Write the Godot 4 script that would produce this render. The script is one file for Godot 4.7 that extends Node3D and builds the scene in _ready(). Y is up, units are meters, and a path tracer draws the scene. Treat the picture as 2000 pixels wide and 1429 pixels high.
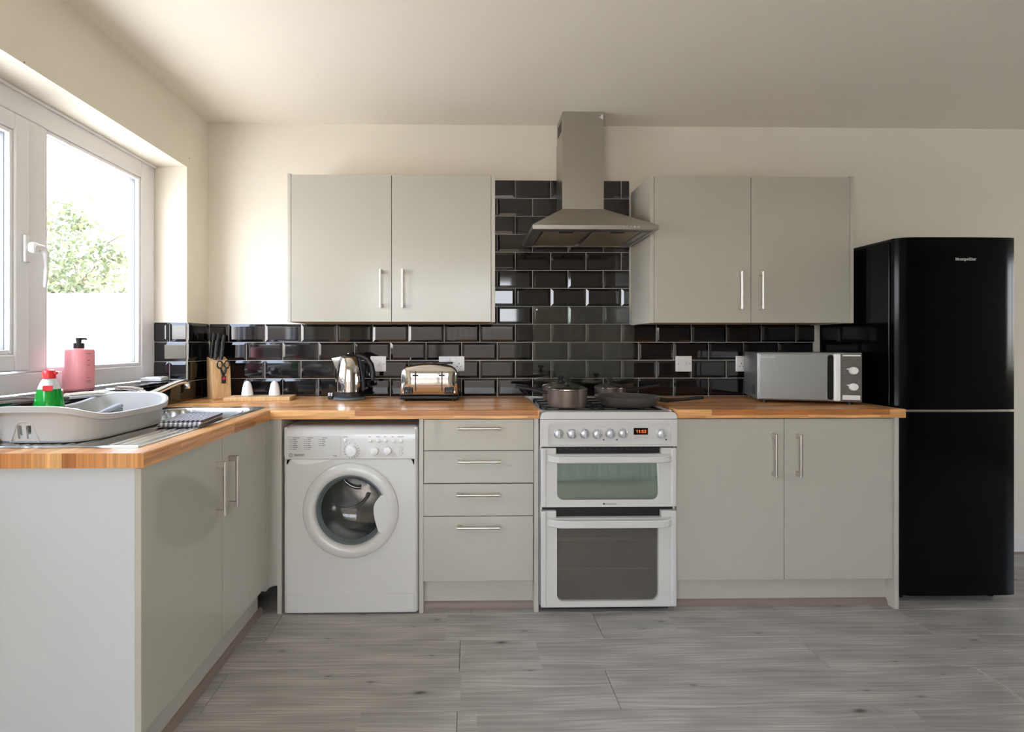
extends Node3D

# ---------------------------------------------------------------- measured layout (metres)
# x: along the back wall from the window wall, y: up, z: out from the back wall towards the viewer
const CEIL := 2.445
const ROOM_X := 7.4
const PART_X := 3.62       # end of the wall behind the viewer; the room goes on beyond it
const FAR_Z := 7.6
const REAR_W := [0.12, 2.15, 0.0, 2.12]      # glazed garden doors behind the viewer: x0, x1, y0, y1
const RIGHT_W := [1.50, 2.90, 0.90, 2.10]    # added unseen window that lights the right side: z0, z1, y0, y1
const ROOM_Z := 3.75
const TOP := 0.91          # worktop surface
const WT := 0.04           # worktop thickness
const ZD := 0.600          # base door faces
const ZW := 0.615          # worktop front
const XD := 0.564          # door faces of the window run
const XW := 0.578          # worktop front of the window run
const ROW := 0.1018        # tile courses
const PITCH := 0.2009      # tile pitch

var T := Transform3D()     # applied to every vertex the helpers add
var M := {}
var taken := {}
var rng := RandomNumberGenerator.new()

# ---------------------------------------------------------------- mesh helpers (corners run counter-clockwise seen from outside)
func mb() -> SurfaceTool:
	var st := SurfaceTool.new()
	st.begin(Mesh.PRIMITIVE_TRIANGLES)
	return st

func vtx(st: SurfaceTool, p: Vector3, n: Vector3, uv: Vector2) -> void:
	st.set_normal((T.basis * n).normalized())
	st.set_uv(uv)
	st.add_vertex(T * p)

func tri(st, a, b, c, na, nb, nc, ua = Vector2.ZERO, ub = Vector2.ZERO, uc = Vector2.ZERO) -> void:
	vtx(st, a, na, ua); vtx(st, c, nc, uc); vtx(st, b, nb, ub)

func ftri(st, a: Vector3, b: Vector3, c: Vector3) -> void:
	var n := (b - a).cross(c - a).normalized()
	tri(st, a, b, c, n, n, n)

func quad(st, a: Vector3, b: Vector3, c: Vector3, d: Vector3, ua = Vector2.ZERO, ub = Vector2.ZERO, uc = Vector2.ZERO, ud = Vector2.ZERO) -> void:
	var n := (c - a).cross(d - b).normalized()
	tri(st, a, b, c, n, n, n, ua, ub, uc)
	tri(st, a, c, d, n, n, n, ua, uc, ud)

func nquad(st, p: Array, n: Array) -> void:
	tri(st, p[0], p[1], p[2], n[0], n[1], n[2])
	tri(st, p[0], p[2], p[3], n[0], n[2], n[3])

# box with edges rounded over radius r in k steps
func rbox(st, a: Vector3, b: Vector3, r := 0.0, k := 2) -> void:
	var c := (a + b) * 0.5
	var h := (b - a).abs() * 0.5
	r = minf(r, minf(h.x, minf(h.y, h.z)) * 0.999)
	for f in 6:
		var ax := f / 2
		var sg := 1.0 if f % 2 == 0 else -1.0
		var u := (ax + 1) % 3
		var v := (ax + 2) % 3
		var us := ticks(h[u], r, k)
		var vs := ticks(h[v], r, k)
		for i in us.size() - 1:
			for j in vs.size() - 1:
				var ps := []
				var ns := []
				for e in [[i, j], [i + 1, j], [i + 1, j + 1], [i, j + 1]]:
					var p := Vector3()
					p[ax] = sg * h[ax]
					p[u] = us[e[0]]
					p[v] = vs[e[1]]
					var q := p.clamp(-h + Vector3.ONE * r, h - Vector3.ONE * r)
					var n := Vector3()
					if r > 1e-6:
						n = (p - q).normalized()
						p = q + n * r
					else:
						n[ax] = sg
					ps.append(c + p)
					ns.append(n)
				if sg < 0:
					ps.reverse(); ns.reverse()
				nquad(st, ps, ns)

func ticks(h: float, r: float, k: int) -> Array:
	if r <= 1e-6:
		return [-h, h]
	var o := []
	for i in k + 1:
		o.append(-h + r - r * tan((1.0 - float(i) / k) * PI / 4.0))
	for i in k + 1:
		o.append(h - r + r * tan(float(i) / k * PI / 4.0))
	return o

# profile of Vector2(radius, height) turned about the y axis through c; rims sharper than 40 degrees stay sharp
func lathe(st, prof: Array, c := Vector3.ZERO, segs := 32, from := 0.0, to := TAU, sx := 1.0, sz := 1.0) -> void:
	var nrm := []
	for i in prof.size() - 1:
		var d: Vector2 = prof[i + 1] - prof[i]
		nrm.append(Vector2(d.y, -d.x).normalized())
	for i in prof.size() - 1:
		var n0: Vector2 = nrm[i]
		var n1: Vector2 = nrm[i]
		if i > 0 and nrm[i].dot(nrm[i - 1]) > 0.77:
			n0 = (nrm[i] + nrm[i - 1]).normalized()
		if i < nrm.size() - 1 and nrm[i].dot(nrm[i + 1]) > 0.77:
			n1 = (nrm[i] + nrm[i + 1]).normalized()
		var p0: Vector2 = prof[i]
		var p1: Vector2 = prof[i + 1]
		for s in segs:
			var t0 := from + (to - from) * s / segs
			var t1 := from + (to - from) * (s + 1) / segs
			var d0 := Vector3(cos(t0) * sx, 0, -sin(t0) * sz)
			var d1 := Vector3(cos(t1) * sx, 0, -sin(t1) * sz)
			var up := Vector3.UP
			nquad(st, [c + d0 * p0.x + up * p0.y, c + d1 * p0.x + up * p0.y, c + d1 * p1.x + up * p1.y, c + d0 * p1.x + up * p1.y],
				[d0 * n0.x + up * n0.y, d1 * n0.x + up * n0.y, d1 * n1.x + up * n1.y, d0 * n1.x + up * n1.y])

# round (or flattened) bar along a path; radius may be a number or an array
func tube(st, path: Array, radius, segs := 10, flat := 1.0, side := Vector3.UP) -> void:
	var rings := []
	var dirs := []
	for i in path.size():
		var d: Vector3
		if i == 0:
			d = path[1] - path[0]
		elif i == path.size() - 1:
			d = path[i] - path[i - 1]
		else:
			d = (path[i] - path[i - 1]).normalized() + (path[i + 1] - path[i]).normalized()
		d = d.normalized()
		var s := side
		if absf(s.dot(d)) > 0.95:
			s = Vector3.RIGHT if absf(d.x) < 0.9 else Vector3.BACK
		var a := d.cross(s).normalized()
		var b := a.cross(d).normalized()
		var r: float = radius[i] if radius is Array else radius
		var ring := []
		for k in segs:
			var t := TAU * k / segs
			var n := a * cos(t) + b * sin(t) * flat
			ring.append([path[i] + n * r, (a * cos(t) * flat + b * sin(t)).normalized()])
		rings.append(ring)
		dirs.append(d)
	for i in rings.size() - 1:
		for k in segs:
			var l := (k + 1) % segs
			nquad(st, [rings[i][l][0], rings[i][k][0], rings[i + 1][k][0], rings[i + 1][l][0]], [rings[i][l][1], rings[i][k][1], rings[i + 1][k][1], rings[i + 1][l][1]])
	for k in segs:
		var l := (k + 1) % segs
		ftri(st, path[0], rings[0][k][0], rings[0][l][0])
		ftri(st, path[-1], rings[-1][l][0], rings[-1][k][0])

# outline in the xy plane (counter-clockwise), z from z0 to z1, optional rounding of the side normals
func prism(st, poly: PackedVector2Array, z0: float, z1: float, smooth := false) -> void:
	var n := poly.size()
	var idx := Geometry2D.triangulate_polygon(poly)
	for i in range(0, idx.size(), 3):
		var a := poly[idx[i]]
		var b := poly[idx[i + 1]]
		var c := poly[idx[i + 2]]
		if (b - a).cross(c - a) < 0:
			var t := b
			b = c
			c = t
		ftri(st, Vector3(a.x, a.y, z1), Vector3(b.x, b.y, z1), Vector3(c.x, c.y, z1))
		ftri(st, Vector3(a.x, a.y, z0), Vector3(c.x, c.y, z0), Vector3(b.x, b.y, z0))
	for i in n:
		var a := poly[i]
		var b := poly[(i + 1) % n]
		var e := b - a
		var m := Vector3(e.y, -e.x, 0).normalized()
		var m0 := m
		var m1 := m
		if smooth:
			var p := a - poly[(i + n - 1) % n]
			var q := poly[(i + 2) % n] - b
			var pn := Vector3(p.y, -p.x, 0).normalized()
			var qn := Vector3(q.y, -q.x, 0).normalized()
			if pn.dot(m) > 0.8: m0 = (m + pn).normalized()
			if qn.dot(m) > 0.8: m1 = (m + qn).normalized()
		nquad(st, [Vector3(a.x, a.y, z0), Vector3(b.x, b.y, z0), Vector3(b.x, b.y, z1), Vector3(a.x, a.y, z1)], [m0, m1, m1, m0])

func rrect(x0: float, y0: float, x1: float, y1: float, r, k := 5) -> PackedVector2Array:
	var rs: Array = r if r is Array else [r, r, r, r]     # bottom-left, bottom-right, top-right, top-left
	var out := PackedVector2Array()
	var cs := [[Vector2(x0, y0), Vector2(1, 1), PI], [Vector2(x1, y0), Vector2(-1, 1), 1.5 * PI], [Vector2(x1, y1), Vector2(-1, -1), 0.0], [Vector2(x0, y1), Vector2(1, -1), 0.5 * PI]]
	for i in 4:
		var rr: float = rs[i]
		var c: Vector2 = cs[i][0] + cs[i][1] * rr
		if rr < 1e-5:
			out.append(c)
			continue
		for j in k + 1:
			var t: float = cs[i][2] + j * PI / 2 / k
			out.append(c + Vector2(cos(t), sin(t)) * rr)
	return out

# flat frame between an outer and an inner outline with the same number of points
func frame(st, outer: PackedVector2Array, inner: PackedVector2Array, z0: float, z1: float) -> void:
	var n := outer.size()
	for i in n:
		var j := (i + 1) % n
		var a := outer[i]; var b := outer[j]; var c := inner[j]; var d := inner[i]
		quad(st, Vector3(a.x, a.y, z1), Vector3(b.x, b.y, z1), Vector3(c.x, c.y, z1), Vector3(d.x, d.y, z1))
		quad(st, Vector3(b.x, b.y, z0), Vector3(a.x, a.y, z0), Vector3(d.x, d.y, z0), Vector3(c.x, c.y, z0))
		quad(st, Vector3(a.x, a.y, z0), Vector3(b.x, b.y, z0), Vector3(b.x, b.y, z1), Vector3(a.x, a.y, z1))
		quad(st, Vector3(c.x, c.y, z0), Vector3(d.x, d.y, z0), Vector3(d.x, d.y, z1), Vector3(c.x, c.y, z1))

# ---------------------------------------------------------------- scene helpers
func numbered(called: String) -> String:
	var n: int = taken.get(called, -1) + 1
	taken[called] = n
	return called if n == 0 else "%s_%03d" % [called, n]

func obj(called: String, st: SurfaceTool, m: Material, parent: Node = null) -> MeshInstance3D:
	var o := MeshInstance3D.new()
	o.mesh = st.commit()
	o.material_override = m
	if parent == null:
		o.name = numbered(called)
		add_child(o)
	else:
		o.name = called
		parent.add_child(o, true)
	return o

func tag(o: Node, label: String, category: String, group := "") -> Node:
	o.set_meta("label", label)
	o.set_meta("category", category)
	if group: o.set_meta("group", group)
	return o

func thing(called: String, label: String, category: String, at := Vector3.ZERO, turn := 0.0, group := "") -> Node3D:
	var o := Node3D.new()
	o.name = numbered(called)
	add_child(o)
	o.position = at
	o.rotation.y = turn
	tag(o, label, category, group)
	return o

func struct(called: String, st: SurfaceTool, m: Material) -> MeshInstance3D:
	var o := obj(called, st, m)
	o.set_meta("kind", "structure")
	return o

func box(called: String, a: Vector3, b: Vector3, m: Material, parent: Node, r := 0.0, k := 2) -> MeshInstance3D:
	var st := mb()
	rbox(st, a, b, r, k)
	return obj(called, st, m, parent)

func text(called: String, s: String, size: float, at: Vector3, m: Material, parent: Node, bold := false, serif := false) -> MeshInstance3D:
	var t := TextMesh.new()
	var f := SystemFont.new()
	f.font_names = PackedStringArray(["Droid Serif" if serif else "Droid Sans"])
	if bold: f.font_weight = 700
	t.font = f
	t.text = s
	t.font_size = 32
	t.pixel_size = size / 32.0
	t.depth = 0.0006
	t.curve_step = 4.0
	var o := MeshInstance3D.new()
	o.name = called
	o.mesh = t
	o.material_override = m
	parent.add_child(o, true)
	o.position = at
	return o

func mat(called: String, c: Color, rough := 0.5, metal := 0.0) -> StandardMaterial3D:
	var m := StandardMaterial3D.new()
	m.resource_name = called
	m.albedo_color = c
	m.roughness = rough
	m.metallic = metal
	M[called] = m
	return m

func rgb(r: float, g: float, b: float) -> Color:
	return Color(r / 255.0, g / 255.0, b / 255.0)

func pane(called: String, c: Color, alpha: float) -> StandardMaterial3D:
	var m := mat(called, Color(c.r, c.g, c.b, alpha), 0.03)
	m.transparency = BaseMaterial3D.TRANSPARENCY_ALPHA
	return m

func noise(seed_: int, freq: float, oct := 3) -> FastNoiseLite:
	var n := FastNoiseLite.new()
	n.seed = seed_
	n.frequency = freq
	n.fractal_octaves = oct
	n.noise_type = FastNoiseLite.TYPE_SIMPLEX
	return n

func noise_tex(seed_: int, freq: float, size := 256) -> NoiseTexture2D:
	var t := NoiseTexture2D.new()
	t.width = size
	t.height = size
	t.seamless = true
	t.noise = noise(seed_, freq)
	return t

# ---------------------------------------------------------------- materials
func floor_image() -> ImageTexture:
	var w := 1400
	var h := 408
	var im := Image.create(w, h, false, Image.FORMAT_RGB8)
	var warp := noise(3, 0.006, 2)
	var streak := noise(5, 0.02, 3)
	var fine := noise(8, 0.05, 2)
	var patch := noise(11, 0.004, 2)
	var r := RandomNumberGenerator.new()
	r.seed = 21
	var knots := []
	for i in 7:
		knots.append(Vector3(r.randf() * w, r.randf() * h, r.randf_range(2.5, 6.0)))
	for y in h:
		for x in w:
			var k := 0.0
			var bend := 0.0
			for kn in knots:
				var dx: float = (x - kn.x) * 0.30
				var dy: float = y - kn.y
				var d: float = sqrt(dx * dx + dy * dy)
				if d < kn.z * 9.0:
					var g: float = exp(-d / (kn.z * 2.6))
					bend += g * 22.0
					k += exp(-pow(d / kn.z, 2.0)) + 0.25 * g
			var wv := warp.get_noise_2d(x * 0.16, y * 0.9) * 20.0 + bend
			var p := patch.get_noise_2d(x * 0.5, y * 2.0)
			var ring := sin((y + wv) * 0.42)
			var s := streak.get_noise_2d(x * 0.05, (y + wv * 0.35) * 4.0)
			var f := fine.get_noise_2d(x * 0.05, y * 7.0)
			var v := 0.66 + ring * 0.030 * clampf(p * 2.0 + 0.4, 0, 1) + s * 0.06 + f * 0.03 + p * 0.06 - k * 0.22
			v = clampf(v, 0.1, 0.95)
			im.set_pixel(x, y, Color(v, v * 0.972, v * 0.93))
	return ImageTexture.create_from_image(im)

func stave_image() -> ImageTexture:
	var w := 1600
	var h := 600
	var im := Image.create(w, h, false, Image.FORMAT_RGB8)
	var g := noise(31, 0.03, 3)
	var g2 := noise(37, 0.012, 2)
	var r := RandomNumberGenerator.new()
	r.seed = 4
	var rows := 15
	for row in rows:
		var y0 := row * h / rows
		var y1 := (row + 1) * h / rows
		var x := 0
		while x < w:
			var l := r.randi_range(180, 420)
			if w - x - l < 120: l = w - x
			var t := pow(r.randf(), 0.9)
			var c := rgb(202, 136, 80).lerp(rgb(238, 183, 121), t)
			if r.randf() < 0.14: c = rgb(182, 118, 66)
			var off := r.randf() * 900.0
			for yy in range(y0, y1):
				for xx in range(x, mini(x + l, w)):
					var v := 1.0 + g.get_noise_2d((xx + off) * 0.12, yy * 4.0 + off) * 0.11 + g2.get_noise_2d(xx * 0.3 + off, yy * 3.0) * 0.08
					im.set_pixel(xx, yy, Color(minf(c.r * v, 1), minf(c.g * v, 1), minf(c.b * v, 1)))
			x += l
	return ImageTexture.create_from_image(im)

func make_materials() -> void:
	var m := mat("wall_paint", rgb(233, 225, 208), 0.85)
	mat("ceiling_paint", rgb(238, 230, 214), 0.9)
	mat("upvc", rgb(236, 234, 234), 0.28)
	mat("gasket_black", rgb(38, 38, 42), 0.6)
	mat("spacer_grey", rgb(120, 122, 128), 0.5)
	mat("tile_black", rgb(17, 15, 17), 0.05)
	M.tile_black.metallic_specular = 0.6
	mat("grout", rgb(216, 211, 203), 0.9)
	mat("cabinet_gloss", rgb(187, 183, 169), 0.035)
	mat("cabinet_satin", rgb(187, 183, 169), 0.2)
	mat("panel_cool", rgb(204, 207, 208), 0.25)
	mat("cabinet_edge", rgb(192, 187, 174), 0.35)
	mat("chipboard", rgb(176, 146, 112), 0.75)
	mat("hood_frame", rgb(128, 124, 118), 0.45, 0.5)
	mat("brushed_steel", rgb(205, 198, 188), 0.32, 1.0)
	mat("hood_steel", rgb(186, 182, 174), 0.36, 1.0)
	mat("polished_steel", rgb(225, 222, 218), 0.06, 1.0)
	mat("lid_steel", rgb(216, 212, 204), 0.16, 1.0)
	mat("sink_steel", rgb(206, 206, 204), 0.22, 1.0)
	mat("chrome", rgb(236, 236, 238), 0.16, 1.0)
	mat("white_enamel", rgb(213, 210, 203), 0.16)
	mat("white_plastic", rgb(234, 232, 228), 0.35)
	mat("white_ceramic", rgb(240, 238, 236), 0.15)
	mat("silver_knob", rgb(206, 206, 208), 0.28, 0.6)
	mat("black_gloss", rgb(5, 5, 6), 0.07)
	mat("fridge_black", rgb(4, 4, 5), 0.12)
	M.fridge_black.metallic_specular = 0.3
	mat("black_plastic", rgb(24, 23, 25), 0.38)
	mat("black_iron", rgb(22, 22, 24), 0.55)
	mat("print_grey", rgb(110, 112, 116), 0.6)
	mat("print_dark", rgb(52, 52, 56), 0.6)
	mat("print_white", rgb(225, 228, 226), 0.5)
	mat("print_silver", rgb(190, 190, 190), 0.4)
	m = mat("clock_digits", rgb(255, 120, 40), 0.5)
	m.emission_enabled = true
	m.emission = rgb(255, 110, 40)
	m.emission_energy_multiplier = 0.25
	mat("oven_mirror", rgb(186, 204, 194), 0.05, 0.9)
	pane("oven_pane", rgb(112, 107, 98), 0.55)  # grey in the glass colour stands in for the reflected floor
	mat("oven_cavity", rgb(74, 72, 68), 0.5)
	pane("window_glass", Color.WHITE, 0.02)
	m = pane("splash_glass", rgb(240, 245, 242), 0.0)
	m.roughness = 0.02
	m.refraction_enabled = true
	m.refraction_scale = 0.05
	pane("door_glass", rgb(205, 215, 212), 0.06)
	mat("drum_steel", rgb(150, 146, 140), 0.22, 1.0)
	mat("rubber_grey", rgb(96, 104, 104), 0.5)
	mat("gasket_dark", rgb(44, 48, 48), 0.5)
	mat("microwave_silver", rgb(168, 170, 168), 0.33, 0.75)
	mat("microwave_panel", rgb(112, 108, 102), 0.4, 0.4)
	mat("filter_alu", rgb(188, 172, 144), 0.42, 0.7)
	mat("skirting", rgb(228, 226, 222), 0.4)
	m = mat("beading", rgb(138, 122, 112), 0.5)
	m = mat("beech", rgb(222, 178, 122), 0.5)
	var bt := noise_tex(14, 0.02)
	bt.color_ramp = Gradient.new()
	bt.color_ramp.colors = PackedColorArray([rgb(206, 160, 104), rgb(236, 198, 146)])
	m.albedo_color = Color.WHITE
	m.albedo_texture = bt
	m.uv1_triplanar = true
	m.uv1_scale = Vector3(14, 1.6, 14)
	m = mat("pan_brown", Color.WHITE, 0.35, 0.35)
	var pt := noise_tex(17, 0.2)
	pt.color_ramp = Gradient.new()
	pt.color_ramp.colors = PackedColorArray([rgb(66, 56, 50), rgb(134, 116, 102)])
	m.albedo_texture = pt
	m.uv1_triplanar = true
	m.uv1_scale = Vector3.ONE * 5.0
	mat("pan_grey", rgb(112, 106, 100), 0.3, 0.6)
	mat("pan_inside", rgb(84, 80, 78), 0.3, 0.4)
	mat("rack_grey", rgb(190, 186, 179), 0.4)
	mat("brush_grey", rgb(150, 152, 154), 0.7)
	m = mat("soap_pink", rgb(252, 164, 168), 0.3)
	m.subsurf_scatter_enabled = true
	m.subsurf_scatter_strength = 0.15
	mat("cap_red", rgb(226, 42, 44), 0.3)
	m = mat("liquid_green", rgb(10, 150, 44), 0.12)
	m.subsurf_scatter_enabled = true
	m.subsurf_scatter_strength = 0.3
	mat("bottle_clear", rgb(214, 218, 216), 0.1)
	mat("label_pale", rgb(150, 205, 120), 0.4)
	m = mat("check_cloth", Color.WHITE, 0.95)
	var im := Image.create(64, 64, false, Image.FORMAT_RGB8)
	for y in 64:
		for x in 64:
			var a := int(x / 8) % 2
			var b := int(y / 8) % 2
			im.set_pixel(x, y, rgb(52, 48, 50) if a + b == 2 else (rgb(128, 122, 122) if a + b == 1 else rgb(218, 212, 210)))
	m.albedo_texture = ImageTexture.create_from_image(im)
	m.uv1_triplanar = true
	m.uv1_scale = Vector3.ONE * 16.0
	mat("red_dot", rgb(196, 40, 52), 0.4)
	mat("render_white", rgb(240, 238, 232), 0.9)
	mat("paving", rgb(186, 184, 180), 0.9)
	mat("bark", rgb(98, 80, 62), 0.9)
	m = mat("leaf", rgb(150, 176, 70), 0.5)
	m.vertex_color_use_as_albedo = true
	m.albedo_color = Color.WHITE
	m.backlight_enabled = true
	m.backlight = Color(0.6, 0.6, 0.6)
	mat("radiator_white", rgb(236, 236, 232), 0.35)
	mat("fence_timber", rgb(70, 62, 56), 0.85)
	m = mat("plank", Color.WHITE, 0.36)
	m.albedo_texture = floor_image()
	m = mat("worktop", Color.WHITE, 0.28)
	m.albedo_texture = stave_image()

# ---------------------------------------------------------------- main
func _ready() -> void:
	rng.seed = 77
	# camera: level, shifted lens, turned one degree to the right
	var cam := Camera3D.new()
	cam.name = "camera"
	cam.projection = Camera3D.PROJECTION_FRUSTUM
	cam.near = 0.05
	cam.far = 200.0
	cam.size = 2.0 * 0.7145 * 0.05
	cam.frustum_offset = Vector2(0.070, -0.0425) * 0.05
	cam.position = Vector3(1.451, 1.204, 2.9)
	cam.rotation.y = -0.018
	add_child(cam)
	cam.current = true
	# bright hazy daylight
	var env := Environment.new()
	env.background_mode = Environment.BG_SKY
	var sky := Sky.new()
	var sm := ProceduralSkyMaterial.new()
	sm.sky_top_color = rgb(196, 216, 246)
	sm.sky_horizon_color = rgb(250, 250, 248)
	sm.ground_horizon_color = rgb(190, 186, 178)
	sm.ground_bottom_color = rgb(150, 146, 138)
	sky.sky_material = sm
	env.sky = sky
	env.background_energy_multiplier = 6.5
	env.tonemap_mode = Environment.TONE_MAPPER_LINEAR
	env.tonemap_exposure = 2.1
	env.sdfgi_enabled = true
	env.ssao_enabled = true
	env.ssil_enabled = true
	var we := WorldEnvironment.new()
	we.name = "environment"
	we.environment = env
	add_child(we)
	# sun: over the garden side, steep along the window wall, so none falls straight into the room
	var sun := DirectionalLight3D.new()
	sun.name = "sun"
	sun.light_energy = 6.5
	sun.light_color = rgb(255, 251, 246)
	sun.light_angular_distance = 0.6
	sun.shadow_enabled = true
	add_child(sun)
	sun.look_at_from_position(Vector3.ZERO, Vector3(-0.10, -0.75, 0.65), Vector3.UP)

	make_materials()
	build_shell()
	build_window()
	build_rear()
	build_outside()
	build_tiles()
	build_cabinets()
	build_worktops()
	build_washing_machine()
	build_cooker()
	build_fridge()
	build_hood()
	build_microwave()
	build_kettle()
	build_toaster()
	build_knife_block()
	build_board()
	build_sockets()
	build_sink()
	build_sink_things()
	build_pans()

# ---------------------------------------------------------------- room shell
func build_shell() -> void:
	# floor: one child per laminate board, 1.382 x 0.2025 m
	var st := mb()
	rbox(st, Vector3(-0.3, -0.12, -0.2), Vector3(ROOM_X + 0.2, -0.012, FAR_Z + 0.2))
	var fl := struct("floor", st, M.chipboard)
	var starts := {0: 0.631, 1: 0.0415, 2: 0.579, 3: 0.037}
	var L := 1.382
	var W := 0.2025
	for k in range(-3, 36):
		var z0 := 0.6105 + k * W
		var z1 := z0 + W
		if z0 > FAR_Z: break
		var s: float = starts.get(k, fposmod(0.61 + k * 0.523, L))
		var x: float = s - L * ceilf(s / L)
		while x < ROOM_X:
			var a := maxf(x, 0.0 if z1 < ROOM_Z + 0.1 else PART_X - 0.3)
			var b := minf(x + L, ROOM_X)
			if b - a > 0.02:
				plank(fl, a, b, maxf(z0, 0.0), minf(z1, FAR_Z), rng.randf(), rng.randf())
			x += L
	st = mb()
	rbox(st, Vector3(-0.3, CEIL, -0.2), Vector3(ROOM_X + 0.2, CEIL + 0.2, FAR_Z + 0.2))
	struct("ceiling", st, M.ceiling_paint)
	st = mb()
	rbox(st, Vector3(-0.3, -0.12, -0.2), Vector3(ROOM_X + 0.2, CEIL, 0))
	struct("wall_back", st, M.wall_paint)
	# window wall with its opening: z 0.22 to 2.05, y 1.012 to 2.122
	st = mb()
	rbox(st, Vector3(-0.3, -0.12, 0), Vector3(0, 1.012, ROOM_Z))
	rbox(st, Vector3(-0.3, 2.122, 0), Vector3(0, CEIL, ROOM_Z))
	rbox(st, Vector3(-0.3, 1.012, 0), Vector3(0, 2.122, 0.22))
	rbox(st, Vector3(-0.3, 1.012, 2.05), Vector3(0, 2.122, ROOM_Z))
	var wl := struct("wall_left", st, M.wall_paint)
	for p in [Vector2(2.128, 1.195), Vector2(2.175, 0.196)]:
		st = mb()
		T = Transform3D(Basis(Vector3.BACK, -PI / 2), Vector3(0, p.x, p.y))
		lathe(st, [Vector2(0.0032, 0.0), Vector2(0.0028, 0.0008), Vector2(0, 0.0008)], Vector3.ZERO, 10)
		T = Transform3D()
		obj("screw_hole_disc", st, M.spacer_grey, wl)  # flat disc painted in for the dark of an open screw hole
	st = mb()
	rbox(st, Vector3(ROOM_X, -0.12, 0), Vector3(ROOM_X + 0.2, CEIL, RIGHT_W[0]))
	rbox(st, Vector3(ROOM_X, -0.12, RIGHT_W[1]), Vector3(ROOM_X + 0.2, CEIL, FAR_Z))
	rbox(st, Vector3(ROOM_X, -0.12, RIGHT_W[0]), Vector3(ROOM_X + 0.2, RIGHT_W[2], RIGHT_W[1]))
	rbox(st, Vector3(ROOM_X, RIGHT_W[3], RIGHT_W[0]), Vector3(ROOM_X + 0.2, CEIL, RIGHT_W[1]))
	struct("wall_right", st, M.wall_paint)
	# skirting on the free part of the back wall
	st = mb()
	prism_x(st, [Vector2(0, 0.012), Vector2(0.016, 0.012), Vector2(0.016, 0.086), Vector2(0.010, 0.092), Vector2(0.008, 0.104), Vector2(0, 0.108)], 4.02, ROOM_X)
	struct("baseboard_back", st, M.skirting)
	st = mb()
	prism_x(st, [Vector2(0, 0), Vector2(0.024, 0), Vector2(0.022, 0.008), Vector2(0.016, 0.013), Vector2(0, 0.013)], 4.02, ROOM_X)
	struct("trim_1", st, M.beading)

# outline of Vector2(z, y) run along x
func prism_x(st, zy: Array, x0: float, x1: float, smooth := false) -> void:
	var keep := T
	T = T * Transform3D(Basis(Vector3(0, 0, 1), Vector3(0, 1, 0), Vector3(-1, 0, 0)), Vector3.ZERO)
	var poly := PackedVector2Array()
	for p in zy:
		poly.append(p)
	if area2(poly) < 0: poly.reverse()
	prism(st, poly, -x1, -x0, smooth)
	T = keep

# outline of Vector2(x, y) seen along z
func area2(p: PackedVector2Array) -> float:
	var a := 0.0
	for i in p.size():
		a += p[i].cross(p[(i + 1) % p.size()])
	return a

func plank(parent: Node, x0: float, x1: float, z0: float, z1: float, ou: float, ov: float) -> void:
	var st := mb()
	var b := 0.0016
	var g := 0.0008
	x0 += g; x1 -= g; z0 += g; z1 -= g
	var uv := func(x: float, z: float) -> Vector2: return Vector2((x - x0) / 1.4 + ou, (z - z0) / 0.408 + ov)
	var o := [Vector3(x0, -b, z1), Vector3(x1, -b, z1), Vector3(x1, -b, z0), Vector3(x0, -b, z0)]
	var i := [Vector3(x0 + b, 0, z1 - b), Vector3(x1 - b, 0, z1 - b), Vector3(x1 - b, 0, z0 + b), Vector3(x0 + b, 0, z0 + b)]
	quad(st, i[0], i[1], i[2], i[3], uv.call(i[0].x, i[0].z), uv.call(i[1].x, i[1].z), uv.call(i[2].x, i[2].z), uv.call(i[3].x, i[3].z))
	for k in 4:
		var l := (k + 1) % 4
		quad(st, o[k], o[l], i[l], i[k], uv.call(o[k].x, o[k].z), uv.call(o[l].x, o[l].z), uv.call(i[l].x, i[l].z), uv.call(i[k].x, i[k].z))
		var d := Vector3(0, -0.010, 0)
		quad(st, o[k] + d, o[l] + d, o[l], o[k])
	obj("plank", st, M.plank, parent)

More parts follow.
